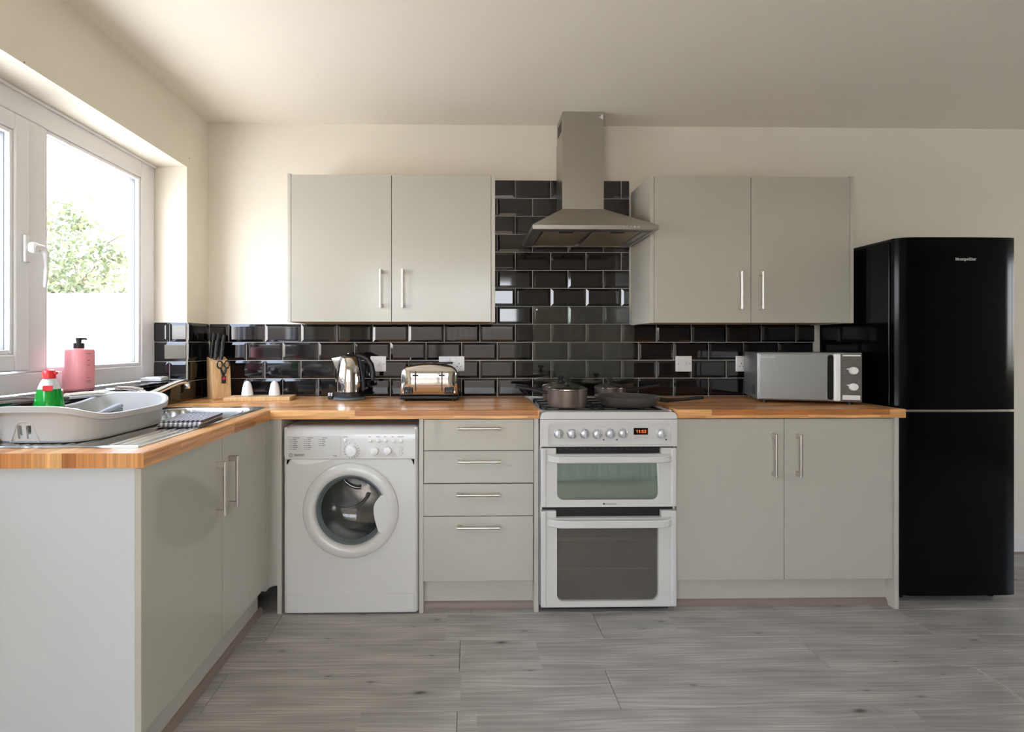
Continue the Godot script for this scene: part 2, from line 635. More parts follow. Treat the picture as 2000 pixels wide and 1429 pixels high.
# ---------------------------------------------------------------- window over the sink
func build_window() -> void:
	var w := Node3D.new()
	w.name = "window_1"
	w.set_meta("kind", "structure")
	add_child(w)
	# frame members lie in the yz plane between x -0.225 and -0.165
	var xo := -0.232
	var xi := -0.165
	var y0 := 1.024
	var y1 := 2.122
	var z0 := 0.22
	var z1 := 2.05
	var f := 0.075
	var st := mb()
	rbox(st, Vector3(xo, y0, z0), Vector3(xi, y1, z0 + 0.105), 0.006)
	rbox(st, Vector3(xo, y0, z1 - f), Vector3(xi, y1, z1), 0.006)
	rbox(st, Vector3(xo, y1 - 0.09, z0 + 0.105), Vector3(xi, y1, z1 - f), 0.006)
	rbox(st, Vector3(xo, y0, z0 + 0.105), Vector3(xi, y0 + 0.075, z1 - f), 0.006)
	obj("outer_frame", st, M.upvc, w)
	box("mullion", Vector3(xo, y0 + 0.075, 0.905), Vector3(xi, y1 - 0.09, 0.990), M.upvc, w, 0.006)
	box("caulk", Vector3(xi, y1 - 0.012, z0), Vector3(xi + 0.012, y1, z1), M.upvc, w, 0.004)
	# fixed light
	glazing(w, 0.325, 0.905, y0 + 0.075, y1 - 0.09, xi - 0.006)
	# opening light with its own sash standing proud of the frame
	var sash := Node3D.new()
	sash.name = "sash"
	w.add_child(sash, true)
	st = mb()
	var a := [0.993, 1.975 - 0.003, y0 + 0.082, y1 - 0.096]
	var p := xi + 0.014
	rbox(st, Vector3(xo + 0.01, a[2], a[0]), Vector3(p, a[3], a[0] + 0.062), 0.008)
	rbox(st, Vector3(xo + 0.01, a[2], a[1] - 0.062), Vector3(p, a[3], a[1]), 0.008)
	rbox(st, Vector3(xo + 0.01, a[3] - 0.062, a[0] + 0.06), Vector3(p, a[3], a[1] - 0.06), 0.008)
	rbox(st, Vector3(xo + 0.01, a[2], a[0] + 0.06), Vector3(p, a[2] + 0.062, a[1] - 0.06), 0.008)
	obj("sash_frame", st, M.upvc, sash)
	glazing(sash, a[0] + 0.062, a[1] - 0.062, a[2] + 0.062, a[3] - 0.062, p - 0.006)
	st = mb()
	rbox(st, Vector3(p, 1.50, a[0] + 0.012), Vector3(p + 0.012, 1.60, a[0] + 0.034), 0.005)
	rbox(st, Vector3(p + 0.010, 1.535, a[0] - 0.006), Vector3(p + 0.038, 1.575, a[0] + 0.030), 0.012, 3)
	tube(st, [Vector3(p + 0.028, 1.560, a[0] + 0.02), Vector3(p + 0.034, 1.558, a[0] - 0.012), Vector3(p + 0.036, 1.540, a[0] - 0.026), Vector3(p + 0.036, 1.48, a[0] - 0.028), Vector3(p + 0.034, 1.415, a[0] - 0.024)], [0.012, 0.013, 0.011, 0.008, 0.006], 10)
	obj("handle", st, M.white_plastic, sash)

func glazing(parent: Node, z0: float, z1: float, y0: float, y1: float, x: float) -> void:
	var st := mb()
	var b := 0.016
	for r in [[z0, z0 + b, y0, y1], [z1 - b, z1, y0, y1], [z0 + b, z1 - b, y0, y0 + b], [z0 + b, z1 - b, y1 - b, y1]]:
		rbox(st, Vector3(x - 0.02, r[2], r[0]), Vector3(x, r[3], r[1]), 0.005)
	obj("glazing_bead", st, M.upvc, parent)
	st = mb()
	for r in [[z0, z0 + b, y0, y1], [z1 - b, z1, y0, y1], [z0 + b, z1 - b, y0, y0 + b], [z0 + b, z1 - b, y1 - b, y1]]:
		rbox(st, Vector3(x - 0.046, r[2], r[0]), Vector3(x - 0.0205, r[3], r[1]))
	obj("spacer", st, M.spacer_grey, parent)
	st = mb()
	quad(st, Vector3(x - 0.03, y0, z1), Vector3(x - 0.03, y0, z0), Vector3(x - 0.03, y1, z0), Vector3(x - 0.03, y1, z1))
	obj("pane", st, M.window_glass, parent)

# two-light window in local axes: x along the wall, face towards +z, wall behind z = 0
func plain_window(called: String, at: Transform3D, w: float, y0: float, y1: float) -> void:
	var d := Node3D.new()
	d.name = called
	d.set_meta("kind", "structure")
	add_child(d)
	d.transform = at
	var st := mb()
	rbox(st, Vector3(0, y0, -0.15), Vector3(0.07, y1, -0.09), 0.006)
	rbox(st, Vector3(w - 0.07, y0, -0.15), Vector3(w, y1, -0.09), 0.006)
	rbox(st, Vector3(0.07, y1 - 0.07, -0.15), Vector3(w - 0.07, y1, -0.09), 0.006)
	rbox(st, Vector3(0.07, y0, -0.15), Vector3(w - 0.07, y0 + 0.07, -0.09), 0.006)
	obj("outer_frame", st, M.upvc, d)
	box("mullion", Vector3(w / 2 - 0.04, y0 + 0.07, -0.15), Vector3(w / 2 + 0.04, y1 - 0.07, -0.09), M.upvc, d, 0.006)
	for r in [[0.07, w / 2 - 0.04], [w / 2 + 0.04, w - 0.07]]:
		st = mb()
		quad(st, Vector3(r[0], y0 + 0.07, -0.12), Vector3(r[1], y0 + 0.07, -0.12), Vector3(r[1], y1 - 0.07, -0.12), Vector3(r[0], y1 - 0.07, -0.12))
		obj("pane", st, M.window_glass, d)

# ---------------------------------------------------------------- the side of the room behind the viewer
func build_rear() -> void:
	var st := mb()
	rbox(st, Vector3(-0.3, -0.12, ROOM_Z), Vector3(REAR_W[0], CEIL, ROOM_Z + 0.2))
	rbox(st, Vector3(REAR_W[1], -0.12, ROOM_Z), Vector3(PART_X, CEIL, ROOM_Z + 0.2))
	rbox(st, Vector3(REAR_W[0], -0.12, ROOM_Z), Vector3(REAR_W[1], REAR_W[2], ROOM_Z + 0.2))
	rbox(st, Vector3(REAR_W[0], REAR_W[3], ROOM_Z), Vector3(REAR_W[1], CEIL, ROOM_Z + 0.2))
	struct("wall_rear", st, M.wall_paint)
	st = mb()
	rbox(st, Vector3(PART_X - 0.2, -0.12, ROOM_Z + 0.2), Vector3(PART_X, CEIL, FAR_Z))
	struct("wall_partition", st, M.wall_paint)
	st = mb()
	rbox(st, Vector3(PART_X - 0.2, -0.12, FAR_Z), Vector3(ROOM_X + 0.2, CEIL, FAR_Z + 0.2))
	struct("wall_far", st, M.wall_paint)
	plain_window("door_1", Transform3D(Basis(Vector3.UP, PI), Vector3(REAR_W[0], 0, ROOM_Z)) * Transform3D(Basis(), Vector3(-(REAR_W[1] - REAR_W[0]), 0, 0)), REAR_W[1] - REAR_W[0], REAR_W[2], REAR_W[3])
	plain_window("added_window_2", Transform3D(Basis(Vector3.UP, -PI / 2), Vector3(ROOM_X, 0, RIGHT_W[0])), RIGHT_W[1] - RIGHT_W[0], RIGHT_W[2], RIGHT_W[3])  # added out of view as an extra source of daylight
	# convector radiator mirrored in the oven door
	var rad := thing("radiator", "white ribbed panel radiator mounted on the wall facing the cooker", "radiator", Vector3(2.25, 0.15, ROOM_Z - 0.002))
	box("back_panel", Vector3(0, 0.02, -0.05), Vector3(1.15, 0.58, -0.03), M.radiator_white, rad, 0.004)
	box("top_grille", Vector3(0, 0.58, -0.10), Vector3(1.15, 0.60, -0.03), M.radiator_white, rad, 0.004)
	for i in 21:
		var x := 0.025 + i * 0.055
		st = mb()
		rbox(st, Vector3(x - 0.019, 0.03, -0.085), Vector3(x + 0.019, 0.57, -0.05), 0.014, 3)
		obj("rib", st, M.radiator_white, rad)
	box("bracket", Vector3(0.15, 0.1, -0.03), Vector3(0.19, 0.5, 0), M.radiator_white, rad)
	box("bracket", Vector3(0.95, 0.1, -0.03), Vector3(0.99, 0.5, 0), M.radiator_white, rad)
	st = mb()
	tube(st, [Vector3(1.18, 0.06, -0.06), Vector3(1.18, -0.151, -0.06)], 0.008)
	tube(st, [Vector3(1.15, 0.06, -0.06), Vector3(1.18, 0.06, -0.06)], 0.012)
	obj("valve_pipe", st, M.chrome, rad)

# ---------------------------------------------------------------- outside
func build_outside() -> void:
	var st := mb()
	rbox(st, Vector3(-16, -0.35, -14), Vector3(-0.31, -0.13, 20))
	rbox(st, Vector3(-0.31, -0.35, FAR_Z + 0.21), Vector3(22, -0.13, 20))
	rbox(st, Vector3(-0.31, -0.35, ROOM_Z + 0.21), Vector3(PART_X - 0.21, -0.13, FAR_Z + 0.21))
	rbox(st, Vector3(ROOM_X + 0.21, -0.35, -14), Vector3(22, -0.13, FAR_Z + 0.21))
	struct("ground", st, M.paving)
	st = mb()
	rbox(st, Vector3(-12, -0.13, -3.25), Vector3(-0.9, 1.74, -3.0))
	rbox(st, Vector3(-12, 1.74, -3.28), Vector3(-0.9, 1.78, -2.97), 0.01)
	tag(obj("garden_wall", st, M.render_white), "white rendered garden wall outside the window below the tree", "wall")
	# tree behind the wall
	var t := thing("garden_tree", "leafy yellow-green tree behind the white garden wall", "tree", Vector3(-4.9, -0.13, -5.0))
	st = mb()
	tube(st, [Vector3(0, 0, 0), Vector3(0.05, 1.0, 0.02), Vector3(0.0, 2.0, 0)], [0.11, 0.09, 0.06], 8)
	for i in 14:
		var a := i * 2.4
		var y := 0.7 + i * 0.12
		tube(st, [Vector3(0.03, y, 0), Vector3(cos(a) * 0.5, y + 0.45, sin(a) * 0.5), Vector3(cos(a) * 1.0, y + 0.8, sin(a) * 1.0)], [0.04, 0.025, 0.008], 6)
	obj("trunk", st, M.bark, t)
	var leaf := mb()
	var pts := [Vector3(0, 0, 0), Vector3(0.03, 0.004, 0.045), Vector3(0, -0.012, 0.11), Vector3(-0.03, 0.004, 0.045)]
	ftri(leaf, pts[0], pts[2], pts[1])
	ftri(leaf, pts[0], pts[3], pts[2])
	var mm := MultiMesh.new()
	mm.transform_format = MultiMesh.TRANSFORM_3D
	mm.use_colors = true
	mm.mesh = leaf.commit()
	mm.instance_count = 9000
	var r := RandomNumberGenerator.new()
	r.seed = 5
	var clumps := []
	for i in 60:
		var d := Vector3(r.randfn(), r.randfn(), r.randfn()).normalized() * pow(r.randf(), 0.45)
		clumps.append([Vector3(0.05, 2.0, 0) + d * Vector3(1.35, 1.35, 1.25), r.randf_range(0.16, 0.34), r.randf()])
	for i in 9000:
		var c: Array = clumps[r.randi() % clumps.size()]
		var p: Vector3 = c[0] + Vector3(r.randfn(), r.randfn(), r.randfn()) * c[1] * 0.6
		var b := Basis.from_euler(Vector3(r.randf_range(-1.2, 1.2), r.randf() * TAU, r.randf_range(-1, 1))).scaled(Vector3.ONE * r.randf_range(0.7, 1.3))
		mm.set_instance_transform(i, Transform3D(b, p))
		var k: float = clampf(c[2] * 0.6 + r.randf() * 0.4, 0, 1)
		mm.set_instance_color(i, Color(0.07, 0.10, 0.045).lerp(Color(0.26, 0.28, 0.14), k))
	var mi := MultiMeshInstance3D.new()
	mi.name = "foliage"
	mi.multimesh = mm
	mi.material_override = M.leaf
	mi.set_meta("kind", "stuff")
	t.add_child(mi)

	# unseen dark fence, added to dim the yard mirrored in the tiles
	var fe := thing("added_fence", "added unseen dark board fence that dims the yard mirrored in the tiles", "fence", Vector3(-5.0, -0.13, ROOM_Z + 7.5))
	for i in 74:
		box("board", Vector3(i * 0.155, 0, 0), Vector3(i * 0.155 + 0.15, 2.0, 0.02), M.fence_timber, fe)
	box("rail", Vector3(0, 0.4, 0.02), Vector3(11.4, 0.48, 0.06), M.fence_timber, fe)
	box("rail", Vector3(0, 1.4, 0.02), Vector3(11.4, 1.48, 0.06), M.fence_timber, fe)

# ---------------------------------------------------------------- black bevelled tiles
var tile_meshes := {}

func tile_mesh(w: float, h: float, cut_l: bool, cut_r: bool) -> Mesh:
	var key := "%.3f %.3f %s %s" % [w, h, cut_l, cut_r]
	if tile_meshes.has(key): return tile_meshes[key]
	var st := mb()
	var b := 0.013
	var e := 0.0062
	var t := 0.0098
	var x0 := -w / 2
	var x1 := w / 2
	var y0 := -h / 2
	var y1 := h / 2
	var bl := 0.0 if cut_l else b
	var br := 0.0 if cut_r else b
	# outer edge, then bevel, then a softened rim, then the flat face
	var o := [Vector3(x0, y0, e), Vector3(x1, y0, e), Vector3(x1, y1, e), Vector3(x0, y1, e)]
	var i := [Vector3(x0 + bl, y0 + b, t), Vector3(x1 - br, y0 + b, t), Vector3(x1 - br, y1 - b, t), Vector3(x0 + bl, y1 - b, t)]
	var s := 0.0016
	var j := [i[0] + Vector3(s if bl > 0 else 0.0, s, 0), i[1] + Vector3(-s if br > 0 else 0.0, s, 0), i[2] + Vector3(-s if br > 0 else 0.0, -s, 0), i[3] + Vector3(s if bl > 0 else 0.0, -s, 0)]
	var up := Vector3.BACK
	nquad(st, j, [up, up, up, up])
	for k in 4:
		var l := (k + 1) % 4
		var bk := Vector3(0, 0, -e)
		quad(st, o[k] + bk, o[l] + bk, o[l], o[k])
		var q: Vector3 = (o[l] - o[k]).cross(i[k] - o[k])
		if q.length() < 1e-9: continue
		var n := q.normalized()
		if (k == 3 and cut_l) or (k == 1 and cut_r):
			quad(st, o[k], o[l], i[l], i[k])
			continue
		nquad(st, [o[k], o[l], i[l], i[k]], [n, n, n, n])
		nquad(st, [i[k], i[l], j[l], j[k]], [n, n, up, up])
	tile_meshes[key] = st.commit()
	return tile_meshes[key]

# one course: along = direction of the run, face = outward normal
func course(parent: Node3D, origin: Vector3, along: Vector3, face: Vector3, y0: float, s0: float, s1: float, phase: float, hgt := ROW) -> void:
	var g := 0.0026
	var k := floori((s0 - phase) / PITCH)
	while phase + k * PITCH < s1 - 0.004:
		var a := phase + k * PITCH
		var b := a + PITCH
		k += 1
		var ca := a < s0 - 0.002
		var cb := b > s1 + 0.002
		var c := maxf(a, s0)
		var d := minf(b, s1)
		if d - c < 0.012: continue
		var o := MeshInstance3D.new()
		o.name = "tile"
		o.mesh = tile_mesh(snappedf(d - c - g, 0.001), hgt - g, ca, cb)
		o.material_override = M.tile_black
		parent.add_child(o, true)
		var up := face.cross(along)
		o.transform = Transform3D(Basis(along, up, face), origin + along * (c + d) * 0.5 + up * (y0 + hgt * 0.5) + face * 0.0)
		o.rotate_object_local(Vector3.UP, rng.randfn() * 0.005)
		o.rotate_object_local(Vector3.RIGHT, rng.randfn() * 0.004)

func build_tiles() -> void:
	var wb: Node3D = get_node("wall_back")
	var wl: Node3D = get_node("wall_left")
	var g := 0.0045
	var st := mb()
	rbox(st, Vector3(0.0, TOP, 0.0), Vector3(3.438, TOP + 4 * ROW, g))
	rbox(st, Vector3(1.596, TOP + 4 * ROW, 0.0), Vector3(2.374, TOP + 12 * ROW + 0.001, g))
	obj("grout", st, M.grout, wb)
	for r in 4:
		course(wb, Vector3.ZERO, Vector3.RIGHT, Vector3.BACK, TOP + r * ROW, 0.010, 3.437, 0.4165 if r % 2 == 0 else 0.318)
	for r in range(4, 12):
		course(wb, Vector3.ZERO, Vector3.RIGHT, Vector3.BACK, TOP + r * ROW, 1.597, 2.373, 0.4165 if r % 2 == 0 else 0.318)
	# window wall: full height strip by the corner, one course under the sill
	st = mb()
	rbox(st, Vector3(0, TOP, 0.0045), Vector3(g, TOP + 4 * ROW, 0.222))
	rbox(st, Vector3(0, TOP, 0.222), Vector3(g, 1.0125, 2.2))
	rbox(st, Vector3(-0.165, 1.012, 0.222), Vector3(0.0, 1.0165, 2.05))
	rbox(st, Vector3(-0.165, 1.0125, 0.22), Vector3(0.0, TOP + 4 * ROW, 0.2245))
	obj("grout", st, M.grout, wl)
	# run along -z so that the tile's up stays up with the face towards the room
	for r in range(1, 4):
		course(wl, Vector3.ZERO, Vector3.FORWARD, Vector3.RIGHT, TOP + r * ROW, -0.222, -0.010, -0.28 if r % 2 == 0 else -0.2)
	course(wl, Vector3.ZERO, Vector3.FORWARD, Vector3.RIGHT, TOP, -2.2, -0.010, -0.083)
	# reveal beside the frame
	for r in range(1, 4):
		course(wl, Vector3(0, 0, 0.22), Vector3.RIGHT, Vector3.BACK, TOP + r * ROW + (0.012 if r == 1 else 0.0), -0.164, 0.0, -0.086 if r % 2 == 1 else -0.164, ROW - (0.012 if r == 1 else 0.0))
	# sill
	course(wl, Vector3(0, 1.012, 0), Vector3.FORWARD, Vector3.UP, -0.010, -2.05, -0.232, -0.352, 0.072)
	course(wl, Vector3(0, 1.012, 0), Vector3.FORWARD, Vector3.UP, 0.062, -2.05, -0.232, -0.252, 0.102)

# ---------------------------------------------------------------- cabinets
func bar_handle(parent: Node3D, at: Vector3, vertical: bool, outward: Vector3, length := 0.190) -> void:
	# two flat feet carrying a round bar
	var st := mb()
	var along := Vector3.UP if vertical else (Vector3.RIGHT if absf(outward.z) > 0.5 else Vector3.BACK)
	var side := outward.cross(along)
	T = Transform3D(Basis(along, outward, along.cross(outward)), at)
	for s in [-1.0, 1.0]:
		rbox(st, Vector3(s * (length / 2 - 0.010) - 0.010, 0, -0.006), Vector3(s * (length / 2 - 0.010) + 0.010, 0.028, 0.006), 0.001, 1)
	tube(st, [Vector3(-length / 2, 0.030, 0), Vector3(length / 2, 0.030, 0)], 0.0062, 14)
	T = Transform3D()
	obj("handle", st, M.brushed_steel, parent)

func door(parent: Node3D, a: Vector3, b: Vector3, called := "door", m := "cabinet_gloss") -> MeshInstance3D:
	return box(called, a, b, M[m], parent, 0.0016, 2)

func build_cabinets() -> void:
	var d: MeshInstance3D
	# wall units
	var wall_units := [
		[0.5527, 0.5705, 1.0723, 1.5734, 1.593, [1.0215, 1.131], 1.3165, 2.0535, "pale grey gloss wall cupboard between the window corner and the cooker hood", 0.0],
		[2.381, 2.4005, 2.897, 3.4075, 3.426, [2.836, 2.943], 1.3125, 2.0555, "pale grey gloss wall cupboard between the cooker hood and the black fridge", 0.0]]
	for u in wall_units:
		var c := thing("wall_cupboard", u[8], "cupboard", Vector3(u[0], u[6], 0))
		var o := Vector3(u[0], u[6], 0)
		box("side_panel", Vector3(u[0], u[6] - 0.001, 0.012) - o, Vector3(u[1] - 0.0008, u[7] + 0.006, 0.3205) - o, M.cabinet_edge, c, 0.0012, 1)
		box("side_panel", Vector3(u[3] + 0.0008, u[6] - 0.001, 0.012) - o, Vector3(u[4], u[7] + 0.006, 0.3205) - o, M.cabinet_edge, c, 0.0012, 1)
		box("carcass", Vector3(u[1] - 0.0008, u[6] + 0.002, 0.012) - o, Vector3(u[3] + 0.0008, u[7] + 0.004, 0.3005) - o, M.chipboard, c)
		d = door(c, Vector3(u[1] + 0.0012, u[6], 0.302) - o, Vector3(u[2] - 0.0014, u[7], 0.32) - o, "door", "cabinet_satin")
		bar_handle(d, Vector3(u[5][0], 1.4815 if u[0] < 1 else 1.476, 0.32) - o, true, Vector3.BACK)
		d = door(c, Vector3(u[2] + 0.0014, u[6], 0.302) - o, Vector3(u[3] - 0.0012, u[7], 0.32) - o, "door", "cabinet_satin")
		bar_handle(d, Vector3(u[5][1], 1.4815 if u[0] < 1 else 1.476, 0.32) - o, true, Vector3.BACK)
	# panel left of the washing machine
	var ep := mb()
	rbox(ep, Vector3(0.604, 0.0, 0.02), Vector3(0.6235, 0.869, 0.598), 0.001, 1)
	tag(obj("end_panel", ep, M.cabinet_edge), "tall narrow grey panel standing left of the washing machine", "panel")
	# drawer unit with its two side panels
	var o := Vector3(1.2360, 0, 0)
	var c := thing("drawer_unit", "grey base unit of four drawers between washing machine and cooker", "drawers", o)
	box("side_panel", Vector3(1.2365, 0, 0.02) - o, Vector3(1.2560, 0.869, 0.603) - o, M.cabinet_edge, c, 0.001, 1)
	box("side_panel", Vector3(1.7525, 0, 0.02) - o, Vector3(1.7730, 0.869, 0.603) - o, M.cabinet_edge, c, 0.001, 1)
	box("carcass", Vector3(1.2560, 0.136, 0.02) - o, Vector3(1.7525, 0.8685, 0.580) - o, M.chipboard, c)
	var ys := [[0.7272, 0.8665], [0.5812, 0.7244], [0.4330, 0.5760], [0.1400, 0.4300]]
	var hy := [0.8293, 0.6818, 0.534, 0.3888]
	for i in 4:
		var s := -0.002 if i > 1 else 0.0
		d = door(c, Vector3(1.2580 + s, ys[i][0], 0.582) - o, Vector3(1.7505 + s, ys[i][1], 0.600) - o, "drawer")
		bar_handle(d, Vector3(1.5055 if i < 2 else 1.501, hy[i], 0.600) - o, false, Vector3.BACK)
	box("plinth", Vector3(1.2560, 0.0, 0.535) - o, Vector3(1.7525, 0.1385, 0.553) - o, M.cabinet_edge, c)
	# base unit right of the cooker
	o = Vector3(2.397, 0, 0)
	c = thing("base_cupboard", "grey two-door base cupboard between the white cooker and the fridge", "cupboard", o)
	box("carcass", Vector3(2.397, 0.136, 0.02) - o, Vector3(3.3960, 0.8685, 0.580) - o, M.chipboard, c)
	d = door(c, Vector3(2.399, 0.1355, 0.582) - o, Vector3(2.8902, 0.8655, 0.600) - o)
	bar_handle(d, Vector3(2.838, 0.7035, 0.600) - o, true, Vector3.BACK)
	d = door(c, Vector3(2.8930, 0.1355, 0.582) - o, Vector3(3.3945, 0.8655, 0.600) - o)
	bar_handle(d, Vector3(2.950, 0.7035, 0.600) - o, true, Vector3.BACK)
	box("end_panel", Vector3(3.3962, 0, 0.02) - o, Vector3(3.4150, 0.869, 0.606) - o, M.cabinet_edge, c, 0.001, 1)
	box("plinth", Vector3(2.397, 0.0, 0.535) - o, Vector3(3.3960, 0.1345, 0.553) - o, M.cabinet_edge, c)
	# sink run along the window wall
	o = Vector3(0, 0, 1.02)
	c = thing("sink_cupboard", "glossy grey two-door sink cupboard running along the window wall", "cupboard", o)
	var st := mb()
	rbox(st, Vector3(0.02, 0.13, 0.62), Vector3(0.545, 0.148, 1.470))
	rbox(st, Vector3(0.02, 0.148, 0.62), Vector3(0.03, 0.868, 1.470))
	rbox(st, Vector3(0.03, 0.148, 0.62), Vector3(0.545, 0.868, 0.638))
	T = Transform3D(Basis(), -o)
	var st2 := mb()
	rbox(st2, Vector3(0.02, 0.13, 0.62), Vector3(0.5445, 0.148, 1.470))
	rbox(st2, Vector3(0.02, 0.148, 0.62), Vector3(0.03, 0.868, 1.470))
	rbox(st2, Vector3(0.03, 0.148, 0.62), Vector3(0.5445, 0.868, 0.638))
	T = Transform3D()
	obj("carcass", st2, M.chipboard, c)
	box("end_panel", Vector3(0.004, 0.0, 1.470) - o, Vector3(0.5465, 0.869, 1.4895) - o, M.panel_cool, c, 0.001, 1)
	d = door(c, Vector3(XD - 0.018, 0.135, 1.0275) - o, Vector3(XD, 0.866, 1.4895) - o)
	bar_handle(d, Vector3(XD, 0.693, 1.070) - o, true, Vector3.RIGHT)
	d = door(c, Vector3(XD - 0.018, 0.135, 0.6220) - o, Vector3(XD, 0.866, 1.0245) - o)
	bar_handle(d, Vector3(XD, 0.693, 0.972) - o, true, Vector3.RIGHT)
	# corner post: turns from the door line to face the room, hollow rounded
	var poly := PackedVector2Array()
	var R := 0.030
	poly.append(Vector2(XD - 0.016, 0.6205))
	poly.append(Vector2(XD - 0.016, 0.550))
	poly.append(Vector2(0.602, 0.550))
	poly.append(Vector2(0.602, 0.566))
	for i in 7:
		var a := i * PI / 2 / 6
		poly.append(Vector2(XD + R - R * sin(a), 0.566 + R - R * cos(a)))
	poly.append(Vector2(XD, 0.6205))
	st = mb()
	T = Transform3D(Basis(Vector3(1, 0, 0), Vector3(0, 0, 1), Vector3(0, -1, 0)), -o)
	if area2(poly) < 0: poly.reverse()
	prism(st, poly, -0.866, -0.112, true)
	T = Transform3D()
	obj("corner_post", st, M.cabinet_gloss, c)
	box("plinth", Vector3(0.505, 0.0, 0.612) - o, Vector3(0.523, 0.133, 1.470) - o, M.cabinet_edge, c)
	# beading along the plinths
	var q := [Vector2(0, 0), Vector2(0.015, 0), Vector2(0.0145, 0.010), Vector2(0.011, 0.021), Vector2(0.004, 0.028), Vector2(0, 0.029)]
	for r in [[1.2565, 1.752], [2.397, 3.3955]]:
		st = mb()
		T = Transform3D(Basis(), Vector3(0, 0, 0.5535))
		prism_x(st, q, r[0], r[1], true)
		T = Transform3D()
		struct("trim_2" if r[0] < 2 else "trim_3", st, M.beading)
	st = mb()
	T = Transform3D(Basis(Vector3(0, 0, -1), Vector3(0, 1, 0), Vector3(1, 0, 0)), Vector3(0.5235, 0, 0))
	prism_x(st, q, -1.4895, -0.590, true)
	T = Transform3D()
	struct("trim_4", st, M.beading)

# ---------------------------------------------------------------- worktops (laminate print of oak staves)
func wquad(st, p: Array, mode: int) -> void:
	var uv := []
	for v in p:
		var a: float = v.x if mode == 0 else v.z
		var b: float = (v.z if mode == 0 else v.x) + (TOP - v.y)
		uv.append(Vector2(a / 1.6 + 0.13, b / 0.6))
	quad(st, p[0], p[1], p[2], p[3], uv[0], uv[1], uv[2], uv[3])

# slab along x: back edge z0, front z1 with a rounded nose
func slab(st, x0: float, x1: float, z0: float, z1: float, mode: int, nose := true) -> void:
	var pr := [Vector2(z0, TOP - WT), Vector2(z0, TOP)]
	if nose:
		var r := 0.007
		for i in 6:
			var a := PI / 2 - i * PI / 10
			pr.append(Vector2(z1 - r + cos(a) * r, TOP - r + sin(a) * r))
		for i in 4:
			var a := -i * PI / 6
			pr.append(Vector2(z1 - 0.003 + cos(a) * 0.003, TOP - WT + 0.003 + sin(a) * 0.003))
	else:
		pr.append(Vector2(z1, TOP)); pr.append(Vector2(z1, TOP - WT))
	for i in pr.size():
		var a: Vector2 = pr[i]
		var b: Vector2 = pr[(i + 1) % pr.size()]
		wquad(st, [Vector3(x0, b.y, b.x), Vector3(x1, b.y, b.x), Vector3(x1, a.y, a.x), Vector3(x0, a.y, a.x)], mode)
	for i in range(1, pr.size() - 1):
		var p: Vector2 = pr[0]
		var a: Vector2 = pr[i]
		var b: Vector2 = pr[i + 1]
		for e in [x0, x1]:
			var q := [Vector3(e, p.y, p.x), Vector3(e, a.y, a.x), Vector3(e, b.y, b.x)]
			var n := Vector3.LEFT if e == x0 else Vector3.RIGHT
			if (q[1] - q[0]).cross(q[2] - q[0]).dot(n) < 0: q = [q[0], q[2], q[1]]
			var w := []
			for v in q: w.append(Vector2(v.x / 1.6 + 0.05, v.z / 0.6 + (TOP - v.y) / 6.0) if mode == 0 else Vector2(0, 0))
			tri(st, q[0], q[1], q[2], n, n, n, w[0], w[1], w[2])

func build_worktops() -> void:
	var st := mb()
	slab(st, XW, 1.7755, 0.004, ZW, 0)
	slab(st, 0.002, XW, 0.004, 0.540, 0, false)
	tag(obj("worktop", st, M.worktop), "oak stave worktop over the washing machine and drawers, carrying the kettle", "worktop")
	st = mb()
	slab(st, 2.3965, 3.4400, 0.004, ZW, 0)
	tag(obj("worktop", st, M.worktop), "oak stave worktop under the microwave, right of the cooker", "worktop")
	# window run: staves along z, cut out round the sink
	st = mb()
	T = Transform3D()
	var zs := [0.5405, 1.502]
	var sx := [0.075, 0.505]
	var sz := [0.545, 1.405]
	var keep := T
	# local x = z of the room, local z = x of the room
	T = Transform3D(Basis(Vector3(0, 0, 1), Vector3(0, 1, 0), Vector3(1, 0, 0)), Vector3.ZERO)
	flip = true
	slab_z(st, zs[0], zs[1], sx[1], XW, true)
	slab_z(st, zs[0], zs[1], 0.002, sx[0], false)
	slab_z(st, sz[1], zs[1], sx[0], sx[1], false)
	flip = false
	T = keep
	tag(obj("worktop", st, M.worktop), "oak stave worktop holding the steel sink under the window", "worktop")

var flip := false

